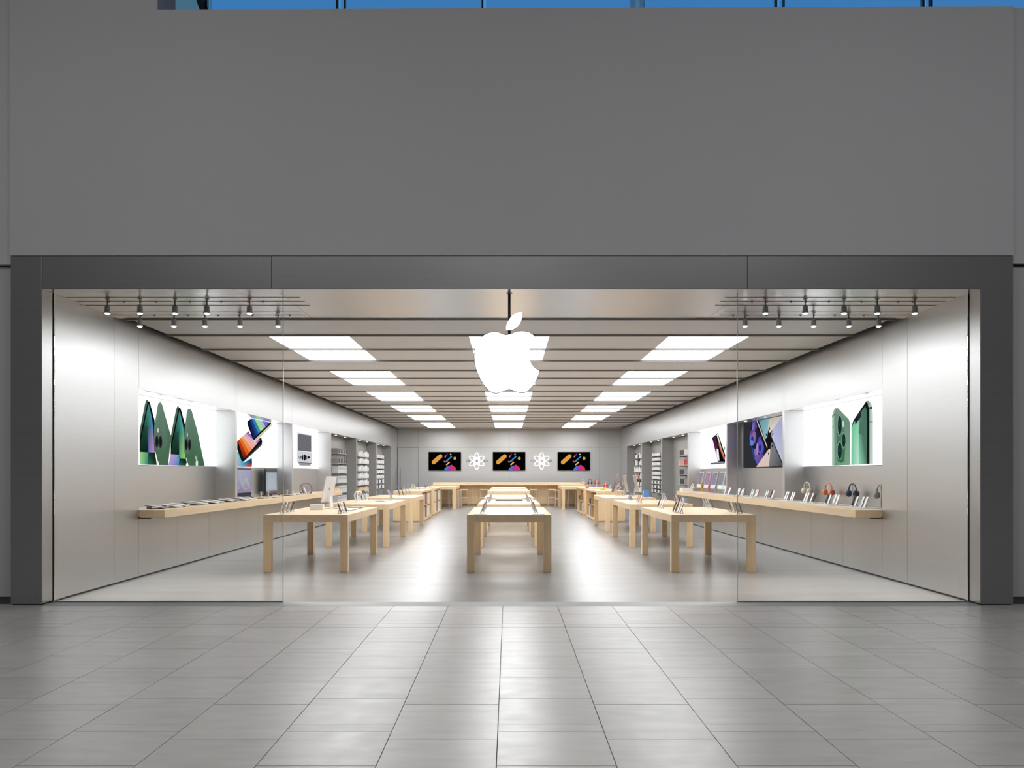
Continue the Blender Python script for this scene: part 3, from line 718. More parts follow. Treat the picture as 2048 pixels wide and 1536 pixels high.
def carton(name, label, cat, sx_, sy_, sz_, loc, m, group, lid=None, tilt=0.0):
    key = (name, round(sx_, 4), round(sy_, 4), round(sz_, 4), m, lid)
    if key not in box_protos:
        o = MB().box(-sx_/2, sx_/2, -sy_/2, sy_/2, 0, sz_).build(name, m)
        box_protos[key] = o
        if lid:
            MB().box(-sx_/2-0.001, -sx_/2, -sy_*0.32, sy_*0.32, sz_*0.55, sz_*0.85).build('label_patch', lid, o)
            MB().box(sx_/2, sx_/2+0.001, -sy_*0.32, sy_*0.32, sz_*0.55, sz_*0.85).build('label_patch', lid, o)
    else:
        src = box_protos[key]; o = src.copy(); C.objects.link(o)
        for ch in src.children:
            c = ch.copy(); C.objects.link(c); c.parent = o
    o.location = loc; o.rotation_euler = (tilt, 0, 0)
    return tag(o, label, cat, group)
for ci in (0, 2):
    side = 1 if ci == 0 else -1
    for ri in range(2):
        w = 0.88
        cabinet(TX[ci] + (0.01 if ci else 0.0), CY[ri], CL[ri], w, side, f'maple cabinet with open aisle shelves, {ORD[ri]} behind the tables of the {RN[ci]}')
        e = TX[ci] + side*w/2
        for bay in range(2):
            for lev, z in enumerate((0.0905, 0.5005)):
                yb = CY[ri]+0.12+bay*(CL[ri]/2-0.03)
                n = 5 if ci == 0 else 3
                for q in range(n):
                    hgt = 0.33 if ci == 0 else (0.31 if lev == 0 else 0.16)
                    dep = 0.26
                    m = 'card'
                    if ci == 0 and q == 1 and lev == 1: m = 'card_grey'
                    if ci == 2 and q == 1: m = 'card_dark' if lev else 'card_grey'
                    if ci == 2 and lev == 1 and q == 2: m = 'brown'
                    nm = 'white' if m == 'card' else ('grey' if m == 'card_grey' else 'dark')
                    carton('product_box', f'{nm} box, {ORD[q]} on the {"lower" if lev == 0 else "upper"} {"near" if bay == 0 else "far"} shelf, {ORD[ri]} open cabinet, {RN[ci]}', 'box',
                           dep, 0.14, hgt, (e-side*0.17, yb+0.10+q*(0.255 if n == 5 else 0.36), z), m, 'boxes in the open cabinets')
for ri in range(2):
    cabinet(TX[1], CY[ri], CL[ri], 1.27, 0, f'closed maple cabinet, {ORD[ri]} behind the tables of the middle row')

# service bar at the back, with wing tables and stools
t = thing('service_bar', 'long maple service counter below the wall screens and atom signs', 'counter', (0.02, 40.3, 0))
MB().box(-3.40, 3.40, 0, 1.25, 0.955, 1.07).build('countertop', 'wood', t, 0.004)
MB().box(-3.30, 3.30, 0.5, 0.54, 0.10, 0.955).build('front_panel', 'wood_v', t)
MB().box(-3.30, 3.30, 0.54, 0.58, 0.0, 0.10).build('kick_plate', 'wood_in', t)
for x in (-2.2, -1.1, 0, 1.1, 2.2):
    MB().box(x-0.004, x+0.004, 0.496, 0.5, 0.10, 0.955).build('joint_strip', 'wood_in', t)
for sx_ in (-1, 1):
    MB().box(sx_*3.40, sx_*3.28, 0.02, 1.2, 0.0, 0.955).build('end_leg', 'wood_v', t)
for s in (-1, 1):
    t = thing('wing_table', f'tall maple wing table before the service bar on the {NEAR[s]} side', 'table', (s*2.79+0.02, 37.25, 0), 0, 'wing tables')
    MB().box(-0.60, 0.60, 0, 3.03, 0.82, 0.94).build('tabletop', 'wood_y', t, 0.003)
    for sx_ in (-1, 1):
        for y0 in (0.0, 2.9):
            MB().box(sx_*0.60, sx_*0.46, y0, y0+0.13, 0, 0.82).build('leg', 'wood_v', t)
def make_stool():
    t = thing('bar_stool', '', 'stool')
    MB().box(-0.19, 0.19, -0.17, 0.17, 0.735, 0.765).build('seat', 'wood', t, 0.008)
    for a in (-1, 1):
        for b in (-1, 1):
            MB().tube([(a*0.165, b*0.145, 0.735), (a*0.195, b*0.175, 0.0)], 0.011, 8).build('leg', 'silver', t)
    for (p0, p1) in (((-0.185,-0.165,0.24),(0.185,-0.165,0.24)), ((-0.185,0.165,0.24),(0.185,0.165,0.24)), ((-0.178,-0.158,0.40),(-0.178,0.158,0.40)), ((0.178,-0.158,0.40),(0.178,0.158,0.40))):
        MB().tube([p0, p1], 0.009, 8).build('footrest', 'silver', t)
    return t
st0 = None
stools = [(915, 38.4, 'at the aisle side of the tablet-counter wing table'), (890.5, 38.9, 'under the tablet-counter wing table'), (928.5, 40.35, 'at the service bar near the tablet-counter wing table'),
          (968, 40.35, 'at the service bar, by the middle cabinets, tablet-counter side'), (1066.5, 40.35, 'at the service bar, by the middle cabinets, headphone-counter side'), (1104, 40.35, 'at the service bar near the headphone-counter wing table'),
          (1118.5, 38.4, 'at the aisle side of the headphone-counter wing table'), (1143.5, 38.9, 'under the headphone-counter wing table')]
for px, y, lab in stools:
    if st0 is None: st0 = make_stool(); o = st0
    else: o = dup(st0)
    o.location = (X(px, y), y, 0); o['label'] = 'maple-seat bar stool ' + lab; o['group'] = 'bar stools'
    if 'wing table' in lab: o.rotation_euler = (0, 0, PI/2)

# ------------------------------------------------------------------ wall counters
CZ = 0.97
for s, xf in ((-1, -4.92), (1, 4.972)):
    xw = XL if s < 0 else XR
    t = thing('wall_counter', f'long maple counter cantilevered from the wall and holding the {"flat tablets and monitors" if s < 0 else "phones, headphones and coloured computers"}', 'counter', (xw, 12.895, 0.857), 0, 'wall counters')
    for a, b in ((12.895, 17.42), (17.425, 22.02), (22.025, 26.62)):
        MB().box(xf-xw, -s*0.008, a-12.895, b-12.895, 0, CZ-0.857).build('counter_board', 'wood_y', t, 0.002)
    for a, b in N:
        MB().box(-s*0.008, s*(REC-0.003), a-12.895+0.004, min(b, 26.62)-12.895-0.004, 0.02, CZ-0.857).build('niche_board', 'wood_y', t)
    MB().box(-s*0.12, -s*0.005, 0.05, 0.14, -0.018, 0).build('bracket', 'black', t)

# niche and bay downlights
def downlight(x, y, lab):
    t = thing('recessed_downlight', lab, 'downlight', (x, y, 2.70), 0, 'recessed downlights')
    MB().lathe([(0.05, 0.0), (0.05, -0.006), (0.038, -0.006)], 18).build('bezel', 'silver', t)
    MB().lathe([(0.036, -0.0065), (0.030, -0.009)], 18).build('lens', 'lens_small', t)
    L = bpy.data.lights.new('downlight_lamp', 'SPOT'); L.energy = 7; L.spot_size = math.radians(100); L.spot_blend = 0.8; L.color = (1, 0.94, 0.86); L.shadow_soft_size = 0.03
    lo = bpy.data.objects.new('downlight_lamp', L); C.objects.link(lo); lo.parent = t; lo.location = (0, 0, -0.02)
for i, y in enumerate((17.95, 19.2, 20.8)):
    downlight(XR+0.13, y, f'small round ceiling lamp above the dark tablet poster, {ORD[i]} from the entrance')
for s in (-1, 1):
    xw = XL if s < 0 else XR
    for bi, (a, b) in enumerate(BAY):
        for q in range(2):
            downlight(xw+s*0.14, a+(b-a)*(0.33+0.36*q), f'{"near" if q == 0 else "far"} round lamp above the {ORD[bi]} shelving bay past the {NEAR[s]}')

# ------------------------------------------------------------------ shelving bays with boxed goods
LEV = {(-1, 0): [2.14, 1.82, 1.50, 1.18, 0.86, 0.54], (-1, 1): [2.11, 1.85, 1.58, 1.31, 1.05, 0.79, 0.53], (-1, 2): [2.13, 1.91, 1.70, 1.49, 1.28, 1.07, 0.85],
       (1, 0): [2.06, 1.755, 1.45, 1.15, 0.85, 0.55], (1, 1): [2.14, 1.97, 1.80, 1.62, 1.44, 1.28, 1.11, 0.94, 0.78], (1, 2): [2.13, 1.84, 1.54, 1.26, 0.97, 0.70]}
YR = {(-1, 0): (28.7, 30.5), (-1, 1): (32.6, 35.0), (-1, 2): (37.3, 39.5), (1, 0): (27.35, 29.2), (1, 1): (32.1, 34.6), (1, 2): (36.5, 39.3)}
for (s, bi), zs in LEV.items():
    xw = XL if s < 0 else XR
    y0, y1 = YR[(s, bi)]
    dep = 0.225; xm = xw + s*(REC-dep/2-0.001)
    for li, z in enumerate(zs):
        where = f'{ORD[li]} shelf down, {ORD[bi]} bay past the {NEAR[s]}'
        t = thing('wall_shelf', f'grey metal shelf, {where}', 'shelf', (xm, (y0+y1)/2, z), 0, 'metal wall shelves')
        MB().box(-dep/2, dep/2, -(y1-y0)/2, (y1-y0)/2, -0.018, 0).build('shelf_plate', 'silver', t)
        for yy in (-(y1-y0)/2+0.2, (y1-y0)/2-0.2):
            MB().box(-dep/2+0.01, dep/2-0.01, yy-0.008, yy+0.008, -0.05, -0.018).build('bracket', 'lamp_grey', t)
        y = y0+0.08
        j = 0
        gap = (zs[li-1]-z) if li else 0.4
        while y < y1-0.10:
            nm, m, lid = 'white', 'card', None
            if (s, bi) == (-1, 0):
                wd, hh, dd = 0.10, min(0.22, gap-0.07), 0.20
                if li < 2: m, nm, hh, wd = ('card_dark', 'dark', 0.13, 0.13) if j % 2 else ('card_grey', 'grey', 0.15, 0.13)
                else: lid = 'card_grey'
                step = wd+0.085
            elif (s, bi) == (-1, 1):
                wd, hh, dd = 0.30, 0.15+0.03*((j*7+li*3) % 3), 0.21; step = 0.36
                if li == 5: m, nm = 'wood', 'wooden'
                hh = min(hh, gap-0.06)
            elif (s, bi) == (-1, 2):
                wd, hh, dd = 0.26, 0.13+0.02*((j+li) % 2), 0.20; step = 0.31
                if li >= 5 and j % 3 == 1: m, nm = 'card_dark', 'dark'
            elif (s, bi) == (1, 0):
                wd, hh, dd = 0.075, 0.17, 0.19; step = 0.125
                pal = {0: ('card', 'card_dark', 'card_grey'), 1: ('red', 'pink', 'cream'), 2: ('card_grey', 'card_dark', 'card_grey'), 3: ('card_grey', 'card_dark', 'lilac')}.get(li, ('card_grey', 'card', 'card_dark'))
                fr = (y-y0)/(y1-y0)
                m = 'card' if fr < 0.16 else pal[0] if fr < 0.5 else pal[1] if fr < 0.8 else pal[2]
                nm = {'card': 'white', 'card_dark': 'dark', 'card_grey': 'grey'}.get(m, m)
            elif (s, bi) == (1, 1):
                wd, hh, dd = 0.30, 0.10, 0.20; step = 0.36
                if y < y0+0.55 and li < 6: y += 0.2; continue
                if li >= 6: m, nm = ('card', 'white') if j % 2 == 0 else ('card_dark', 'dark')
            else:
                wd, hh, dd = 0.30, 0.15+0.07*((j+li) % 2), 0.20; step = 0.36
                if li in (0, 1) and j % 3 == 1: m, nm = 'card_dark', 'black'
                if li == 3: m, nm = ('orange', 'orange') if j % 3 == 0 else ('brown', 'brown') if j % 3 == 1 else ('card', 'white')
                if li == 4 and j % 2: m, nm = 'card_dark', 'black'
            carton('goods_box', f'{nm} box, {ORD[j]} along the {where}', 'box', dd, wd, hh, (xm-s*0.008, y+wd/2, z), m, 'boxed goods in the wall bays', lid)
            y += step; j += 1

# ------------------------------------------------------------------ devices
def slab_dev(name, w, h, th, body, screen, post=True, tilt=20.0, lift=0.022, base=True, bez=0.004):
    """a device standing up, screen towards -X, leaning back towards +X; w runs along Y"""
    t = thing(name, '', 'device')
    R_ = Matrix.Translation((0, 0, lift)) @ Matrix.Rotation(math.radians(tilt), 4, 'Y')
    MB().box(0, th, -w/2, w/2, 0, h, R_).build('body', body, t, min(0.0025, th*0.3))
    MB().box(-0.0006, -0.0001, -w/2+bez, w/2-bez, bez, h-bez, R_).build('screen', screen, t)
    cam_ = MB().box(th, th+0.002, -w/2+0.008, -w/2+0.036, h-0.038, h-0.010, R_); cam_.build('camera_bump', body, t)
    if post:
        zt = lift+h*0.45; xt = math.tan(math.radians(tilt))*h*0.45+th
        MB().tube([(xt*0.9+0.004, 0, zt), (xt*0.9+0.012, 0, 0.004)], 0.006, 8).build('stand_post', 'silver', t)
    if base:
        MB().lathe([(0.038, 0), (0.038, 0.004), (0.010, 0.006)], 16, Matrix.Translation((0.035, 0, 0))).build('stand_base', 'white', t)
    MB().box(-0.006, 0.012, -w*0.3, w*0.3, 0.0, lift+0.004).build('ledge', 'white', t)
    return t
PH = {}
def phone(kind, x, y, z, face, label, group):
    """face -1 looks towards -X, +1 towards +X"""
    if kind not in PH:
        body, scr = {'white': ('dark', 'white'), 'silver': ('silver', 'white'), 'dark': ('dark', 'screen'), 'pink': ('pink', 'screen'), 'blue': ('blue', 'screen'), 'red': ('red', 'white'), 'lightblue': ('lilac', 'screen'), 'green': ('green', 'screen')}[kind]
        PH[kind] = slab_dev('display_phone', 0.074, 0.155, 0.009, body, scr); o = PH[kind]
    else: o = dup(PH[kind])
    o.location = (x, y, z); o.rotation_euler = (0, 0, 0 if face < 0 else PI)
    o['label'] = label; o['category'] = 'phone'; o['group'] = group
    return o
def tray(x, y, z, w, l, label, group):
    o = MB().box(-w/2, w/2, -l/2, l/2, 0, 0.008).build('display_tray', 'white', None, 0.003, loc=(x, y, z)); return tag(o, label, 'tray', group)

# phones on the headphone-counter: eight groups of four on white trays
pal8 = [('silver', 'white', 'white', 'dark'), ('silver', 'silver', 'white', 'dark'), ('dark', 'white', 'silver', 'silver'), ('red', 'silver', 'white', 'silver'), ('silver', 'dark', 'white', 'white'), ('red', 'silver', 'silver', 'white'), ('silver', 'white', 'silver', 'silver'), ('white', 'silver', 'pink', 'silver')]
nmk = {'silver': 'silver', 'white': 'white', 'dark': 'black', 'pink': 'pink', 'blue': 'blue', 'red': 'red', 'lightblue': 'pale blue', 'green': 'green'}
for g, px in enumerate((1722, 1667, 1622, 1582, 1541, 1511, 1483, 1457)):
    x = 5.36; y = x*F/(px-VX)
    tray(x-0.04, y, CZ, 0.34, 0.78, f'thin white tray under the {ORD[g]} phone group on the headphone-counter', 'phone trays on the counter')
    for q in range(4):
        k = pal8[g][q]
        phone(k, x-0.06+0.02*(q % 2), y-0.27+0.18*q, CZ+0.008, -1, f'{nmk[k]} phone, {ORD[q]} of four in the {ORD[g]} group on the headphone-counter', 'phones on the headphone-counter')

# headphones on stands
def headphones(x, y, z, s_, col, label, group, rz=0.0):
    t = thing('headphones', label, 'headphones', (x, y, z), rz, group)
    R = 0.075*s_
    MB().tube([(0, R*math.cos(a), 0.215*s_+1.25*R*math.sin(a)) for a in [PI*i/14 for i in range(15)]], 0.010*s_, 8).build('headband', col, t, smooth=True)
    for sy in (-1, 1):
        Q = Matrix.Translation((0, sy*R*0.98, 0.17*s_)) @ Matrix.Rotation(PI/2, 4, 'X')
        MB().lathe([(0.030*s_, -0.022*s_), (0.047*s_, -0.016*s_), (0.050*s_, 0.0), (0.044*s_, 0.018*s_), (0.020*s_, 0.024*s_)], 18, Q).build('ear_cup', col, t, smooth=True)
        MB().tube([(0, sy*R, 0.215*s_), (0, sy*R, 0.19*s_)], 0.006*s_, 8).build('slider', 'silver', t)
    MB().lathe([(0.06*s_, 0), (0.06*s_, 0.008), (0.010*s_, 0.010), (0.009*s_, 0.285*s_), (0.022*s_, 0.292*s_)], 16).build('stand', 'white', t)
    return t
for i, (px, col, nm) in enumerate(((1762, 'sage', 'sage green'), (1705, 'navy', 'dark navy'), (1657, 'orange', 'coral orange'), (1614, 'cream', 'cream white'))):
    x = 5.60; y = x*F/(px-VX)
    headphones(x, y, CZ, 1.15, col, f'{nm} headphones on a stand on the counter below the green phones poster', 'headphones on the counter', math.radians(20))

# coloured all-in-one computers
def all_in_one(name, label, loc, rz, body, chin, scr, stand, group=None, w=0.547, h=0.46, tilt=12):
    t = thing(name, label, 'computer', loc, rz, group)
    R_ = Matrix.Translation((0, 0, 0.115)) @ Matrix.Rotation(math.radians(tilt), 4, 'Y')
    MB().box(0.0, 0.014, -w/2, w/2, 0.0, h, R_).build('case', body, t, 0.003)
    MB().box(-0.0012, -0.0002, -w/2+0.004, w/2-0.004, 0.085, h-0.004, R_).build('bezel', 'white' if chin != 'dark' else 'dark', t)
    MB().box(-0.002, -0.0013, -w/2+0.02, w/2-0.02, 0.10, h-0.02, R_).build('screen', scr, t)
    MB().box(-0.0012, -0.0002, -w/2+0.004, w/2-0.004, 0.004, 0.084, R_).build('chin', chin, t)
    MB().lathe([(0.026, 0), (0.026, 0.0015)], 18, R_ @ Matrix.Translation((0.0141, 0, h*0.52)) @ Matrix.Rotation(PI/2, 4, 'Y')).build('emblem', 'lamp_grey', t)
    MB().box(0.075, 0.095, -0.075, 0.075, 0.004, 0.20, Matrix.Translation((0.02, 0, 0)) @ Matrix.Rotation(math.radians(-6), 4, 'Y')).build('stand_neck', stand, t, 0.003)
    MB().box(-0.045, 0.115, -0.075, 0.075, 0.0, 0.008).build('stand_foot', stand, t, 0.002)
    return t
scr_b = mat('lit_screen_violet', (0.02, 0.02, 0.03), 0.15, emit=rgb(84, 82, 120), strength=0.8)
scr_p = mat('lit_screen_magenta', (0.02, 0.02, 0.03), 0.15, emit=rgb(118, 70, 140), strength=0.8)
scr_g = mat('lit_screen_slate', (0.02, 0.02, 0.03), 0.15, emit=rgb(86, 92, 104), strength=0.8)
for i, (px, b, c, sc, nm) in enumerate(((1397, 'yellow', 'tint_yellow', scr_b, 'yellow'), (1411, 'orange', 'tint_pink', scr_p, 'orange-pink'), (1424.5, 'lilac', 'tint_blue', scr_b, 'lilac'), (1438.5, 'green', 'tint_green', scr_g, 'green'), (1449.5, 'silver', 'tint_blue', scr_g, 'silver blue'))):
    x = 5.42
    all_in_one('desktop_computer', f'{nm} all-in-one computer on the counter below the laptop poster', (x, x*F/(px-VX), CZ), 0.0, b, c, sc, b, 'coloured computers')
    o = MB().box(-0.14, 0.14, -0.20, 0.20, 0, 0.004).build('mouse_mat', 'pink' if i % 2 else 'white', None, 0, loc=(5.11, x*F/(px-VX)-0.1, CZ))
    tag(o, f'thin pale mat in front of the {nm} computer', 'mat', 'mats on the headphone-counter')

# tablets lying along the tablet-counter, then monitors and small docks
def flat_dev(name, w, l, m, label, cat, loc, rz=0.0, tx=0.0, group=None):
    t = thing(name, label, cat, loc, rz, group)
    R_ = Matrix.Translation((0, 0, 0.010+math.sin(abs(tx))*w/2)) @ Matrix.Rotation(tx, 4, 'Y')
    if tx:
        MB().box(-w/2+0.02, -w/2+0.05, -l*0.3, l*0.3, 0.0, 0.006+math.sin(abs(tx))*(w-0.07)).build('riser', 'white', t)
    MB().box(-w/2, w/2, -l/2, l/2, 0, 0.008, R_).build('body', m, t, 0.002)
    MB().box(-w/2+0.008, w/2-0.008, -l/2+0.008, l/2-0.008, 0.0081, 0.0088, R_).build('screen', 'white' if m != 'dark' else 'screen', t)
    zr = 0.010-math.sin(tx)*w*0.3
    MB().box(-w*0.32, w*0.32, -l*0.3, l*0.3, 0.0, 0.0095).build('foot_pad', 'dark', t)
    return t
for i in range(11):
    y = 13.35+i*0.45
    m = ('dark', 'white', 'white', 'dark', 'white', 'white', 'silver', 'brown', 'brown', 'brown', 'silver')[i]
    nm = {'dark': 'black-edged', 'white': 'white', 'silver': 'silver', 'brown': 'brown-edged'}[m]
    flat_dev('display_tablet', 0.28, 0.22, m, f'{nm} tablet lying on the tablet-counter, {ORD[i] if i < 10 else "eleventh"} from the entrance', 'tablet', (-5.17 if i % 2 else -5.22, y, CZ), 0, math.radians(8), 'tablets on the counter')
for i, (y, c) in enumerate(((18.82, scr_b), (21.0, scr_g))):
    t = thing('large_monitor', f'large monitor showing {"a violet skyline picture" if i == 0 else "a pale wavy picture"} below the fanned phones poster', 'monitor', (-5.52, y, CZ), PI, 'large monitors')
    w, h = 1.02, 0.60
    MB().box(0, 0.03, -w/2, w/2, 0.03, 0.03+h).build('case', 'dark', t, 0.004)
    p = Print()
    if i == 0:
        p.poly([(-.48,.12),(.48,.12),(.48,.60),(-.48,.60)], [(150,146,176),(140,138,170),(176,174,196),(166,164,190)])
        for k_ in range(9): 
            xx = -.42+k_*.1; hh_ = .08+.09*((k_*5) % 4); p.poly([(xx,.16),(xx+.06,.16),(xx+.05,.16+hh_),(xx+.01,.16+hh_)], [(120,116,150),(120,116,150),(206,204,220),(196,196,214)])
        p.poly([(-.2,.18),(.1,.17),(.1,.20),(-.2,.21)], (214,150,110)); p.poly([(-.05,.34),(.05,.33),(.04,.42),(-.05,.42)], (170,190,120))
        p.poly([(-.48,.05),(.48,.05),(.48,.12),(-.48,.12)], (64,62,70))
    else:
        p.poly([(-.48,.12),(.48,.12),(.48,.55),(-.48,.55)], [(168,176,186),(176,184,192),(160,170,180),(150,160,172)])
        for k_ in range(7):
            p.poly([(-.4+k_*.1,.16),(-.37+k_*.1,.16),(-.25+k_*.1,.34),(-.34+k_*.1,.53),(-.37+k_*.1,.53),(-.29+k_*.1,.34)], (196,204,210))
        p.poly([(-.48,.05),(.48,.05),(.48,.12),(-.48,.12)], [(90,84,90),(100,90,96),(150,120,130),(150,120,130)])
    p.build(lambda x, y_, k: (-0.0007*k, x, y_+0.0), t)
    for sy in (-1, 1):
        MB().tube([(-0.10, sy*0.34, 0.008), (0.015, sy*0.24, 0.05)], 0.008, 8).build('stand_leg', 'dark', t)
        MB().tube([(0.13, sy*0.34, 0.008), (0.02, sy*0.24, 0.05)], 0.008, 8).build('stand_leg', 'dark', t)
def dock(x, y, z, label, h=0.11, s=-1):
    t = thing('watch_dock', label, 'dock', (x, y, z), 0, 'watch docks')
    MB().lathe([(0.075, 0), (0.075, 0.014), (0.06, 0.02)], 20).build('base', 'dark', t)
    MB().lathe([(0.012, 0.02), (0.010, h)], 12).build('post', 'white', t)
    MB().box(-0.02, 0.02, -0.025, 0.025, h, h+0.03).build('charging_pad', 'silver', t, 0.004)
    return t
for i, px in enumerate((522, 536.5, 574, 586)):
    x = -5.12; y = x*F/(px-VX)
    dock(x, y, CZ, f'black puck dock with a white post, {ORD[i]} along the tablet-counter')
    flat_dev('charging_mat', 0.2, 0.24, 'white', f'white mat beside the {ORD[i]} black puck dock on the tablet-counter', 'mat', (-5.10, y+0.29, CZ), 0, 0, 'white mats on the tablet-counter')
t = thing('acrylic_dome', 'clear acrylic dome on the tablet-counter below the speaker grille poster', 'display dome', (-5.25, 23.35, CZ))
MB().lathe([(0.14, 0), (0.16, 0.06), (0.155, 0.16), (0.11, 0.24), (0.03, 0.27)], 24).build('shell', 'acrylic', t, smooth=True)
MB().lathe([(0.10, 0.001), (0.10, 0.015)], 20).build('base', 'lilac', t)
for i, (y, k) in enumerate(((22.55, 'dark'), (22.8, 'silver'), (25.35, 'white'), (25.65, 'silver'))):
    phone(k, -5.12, y, CZ, 1, f'{nmk[k]} phone leaning on the tablet-counter, {ORD[i]} below the speaker grille poster', 'phones on the tablet-counter')
carton('low_box', 'low wooden box on the far end of the tablet-counter', 'box', 0.28, 0.42, 0.09, (-5.10, 26.25, CZ), 'wood', None)
carton('low_box', 'low white box on the far end of the headphone-counter', 'box', 0.28, 0.50, 0.09, (5.17, 26.2, CZ), 'card', None)
headphones(5.28, 25.78, CZ+0.0, 0.7, 'white', 'small white headphones beside the low white box at the counter end', None, 0.4)

# ------------------------------------------------------------------ goods on the tables
def group_phones(x, y, n, face, kinds, where, step=0.22, z=TH, grp='phones on the tables'):
    for q in range(n):
        k = kinds[q % len(kinds)]
        phone(k, x, y+step*q, z, face, f'{nmk[k]} phone, {ORD[q]} {where}', grp)
T1 = 'first tablet-counter table'
group_phones(-3.55, 14.0, 4, -1, ('silver', 'silver', 'silver', 'dark'), f'along the tablet-counter edge of the {T1}', 0.24)
group_phones(-2.58, 13.92, 3, 1, ('dark', 'silver', 'dark'), f'along the aisle edge of the {T1}', 0.24)
all_in_one('desktop_computer', f'white all-in-one computer seen from behind on the {T1}', (-3.24, 16.0, TH), math.radians(-8), 'card', 'white', scr_g, 'white')
carton('card_box', f'plain white card box in front of the computer on the {T1}', 'box', 0.22, 0.16, 0.095, (-3.26, 15.35, TH), 'card', None)
for i in range(5):
    flat_dev('display_tablet', 0.24, 0.19, ('silver', 'white', 'silver', 'dark', 'silver')[i], f'tablet lying near the aisle edge of the {T1}, {ORD[i]} from the entrance', 'tablet', (-2.72, 15.0+0.32*i, TH), 0, 0, 'tablets on the tables')
MB_t = MB().tube([(-3.12, 16.0, TH+0.012), (-3.02, 15.9, TH+0.006), (-2.98, 15.7, TH+0.005), (-3.06, 15.5, TH+0.005)], 0.004, 6).build('power_cable', 'dark'); tag(MB_t, f'thin black cable behind the computer on the {T1}', 'cable')
T2 = 'second tablet-counter table'
def watch_stand(x, y, z, col, label):
    t = thing('watch_stand', label, 'watch stand', (x, y, z), 0, 'watch stands')
    MB().box(-0.08, 0.08, -0.06, 0.06, 0, 0.012).build('base', 'white', t, 0.004)
    MB().tube([(0.05*math.cos(a)*1.0, 0, 0.13+0.10*math.sin(a)) for a in [PI*(0.15+1.3*i/12) for i in range(13)]], 0.013, 8).build('strap', col, t, smooth=True)
    MB().box(-0.068, -0.045, -0.022, 0.022, 0.13, 0.175).build('watch_case', 'silver', t, 0.006)
    MB().tube([(0.0, 0, 0.012), (0.0, 0, 0.05)], 0.02, 10).build('post', 'white', t)
for i, (px, c) in enumerate(((714, 'white'), (719, 'white'), (727, 'card_dark'), (734, 'card_grey'))):
    x_, y_ = X(px, 19.4+0.3*i), 19.4+0.3*i
    watch_stand(x_, y_, TH, c, f'{("white", "white", "black", "grey")[i]} strap watch on a stand on the {T2}, {ORD[i]} from the counter')
flat_dev('display_tablet', 0.26, 0.34, 'silver', f'silver tablet lying in the middle of the {T2}', 'tablet', (-2.86, 20.2, TH), 0, 0, 'tablets on the tables')
big = slab_dev('display_tablet', 0.30, 0.24, 0.010, 'silver', scr_p, True, 24); big.location = (-2.66, 20.7, TH); big.rotation_euler = (0, 0, PI); tag(big, f'propped tablet with a colourful screen at the aisle edge of the {T2}', 'tablet')
T3 = 'third tablet-counter table'
for i in range(4):
    k = ('blue', 'dark', 'silver', 'silver')[i]
    o = slab_dev('display_tablet', 0.17, 0.24, 0.010, 'dark' if k in ('blue', 'dark') else 'silver', 'screen' if k != 'blue' else scr_b, True, 18)
    o.location = (-2.95+0.06*i, 24.6+0.30*i, TH); o.rotation_euler = (0, 0, PI); tag(o, f'upright small tablet, {ORD[i]} in the row on the {T3}', 'tablet', 'tablets on the tables')
tray(-2.78, 23.9, TH, 0.35, 0.7, f'thin white tray at the aisle edge of the {T3}', 'trays on the tables')
# cabinets beside the tablet-counter
def laptop(x, y, z, rz, label, group=None, open_=105):
    t = thing('laptop', label, 'laptop', (x, y, z), rz, group)
    MB().box(-0.11, 0.11, -0.155, 0.155, 0, 0.012).build('base', 'silver', t, 0.003)
    MB().box(-0.10, 0.0, -0.13, 0.13, 0.0121, 0.0128).build('keyboard', 'card_dark', t)
    R_ = Matrix.Translation((0.112, 0, 0.012)) @ Matrix.Rotation(math.radians(open_-90), 4, 'Y')
    MB().box(0, 0.006, -0.155, 0.155, 0, 0.21, R_).build('lid', 'silver', t, 0.002)
    MB().box(-0.001, -0.0002, -0.147, 0.147, 0.008, 0.202, R_).build('screen', scr_g, t)
    return t
laptop(-3.20, 28.6, UH, 0.0, 'open laptop on the first tablet-counter cabinet', 'laptops on cabinets')
for i, (x_, y_, k) in enumerate(((-3.30, 29.4, 'dark'), (-3.05, 29.6, 'silver'), (-2.85, 29.0, 'dark'), (-2.75, 30.2, 'dark'))):
    phone(k, x_, y_, UH, 1, f'{nmk[k]} phone standing on the first tablet-counter cabinet, {ORD[i]} one', 'phones on cabinets')
for i in range(4):
    flat_dev('booklet', 0.28, 0.22, ('white', 'white', 'silver', 'white')[i], f'pale flat booklet on the second tablet-counter cabinet, {ORD[i]} from the entrance', 'booklet', (-3.0+0.12*(i % 2), 32.4+0.55*i, UH), 0.1*i, 0, 'booklets on the cabinet')
phone('dark', -3.30, 33.4, UH, 1, 'black phone standing on the second tablet-counter cabinet', None)
# middle row
for ri, (y0, n) in enumerate(((13.9, 6), (18.6, 6))):
    for s in (-1, 1):
        for q in range(n):
            k = ('silver', 'dark')[q % 2]
            phone(k, s*0.44+0.013, y0+0.46*q, TH+0.006, s, f'{nmk[k]} phone, {ORD[q]} along the {NEAR[s]} edge of the {ORD[ri]} middle table', 'phones on the middle tables')
for ri, y0 in enumerate((13.7, 18.4, 23.0)):
    for s in ((-1, 1) if ri < 2 else ()):
        o = MB().box(-0.10, 0.10, 0, 2.75, 0, 0.006).build('table_mat', 'white', None, 0, loc=(s*0.44+0.013, y0, TH)); tag(o, f'white strip mat along the {NEAR[s]} edge of the {ORD[ri]} middle table', 'mat', 'mats on the middle tables')
t = thing('display_tray', 'long low tray with dark edge on the second middle row table', 'tray', (0.02, 20.5, TH))
MB().box(-0.31, 0.31, -0.12, 0.12, 0, 0.035).build('body', 'dark', t, 0.004); MB().box(-0.29, 0.29, -0.10, 0.10, 0.0351, 0.040).build('top', 'white', t)
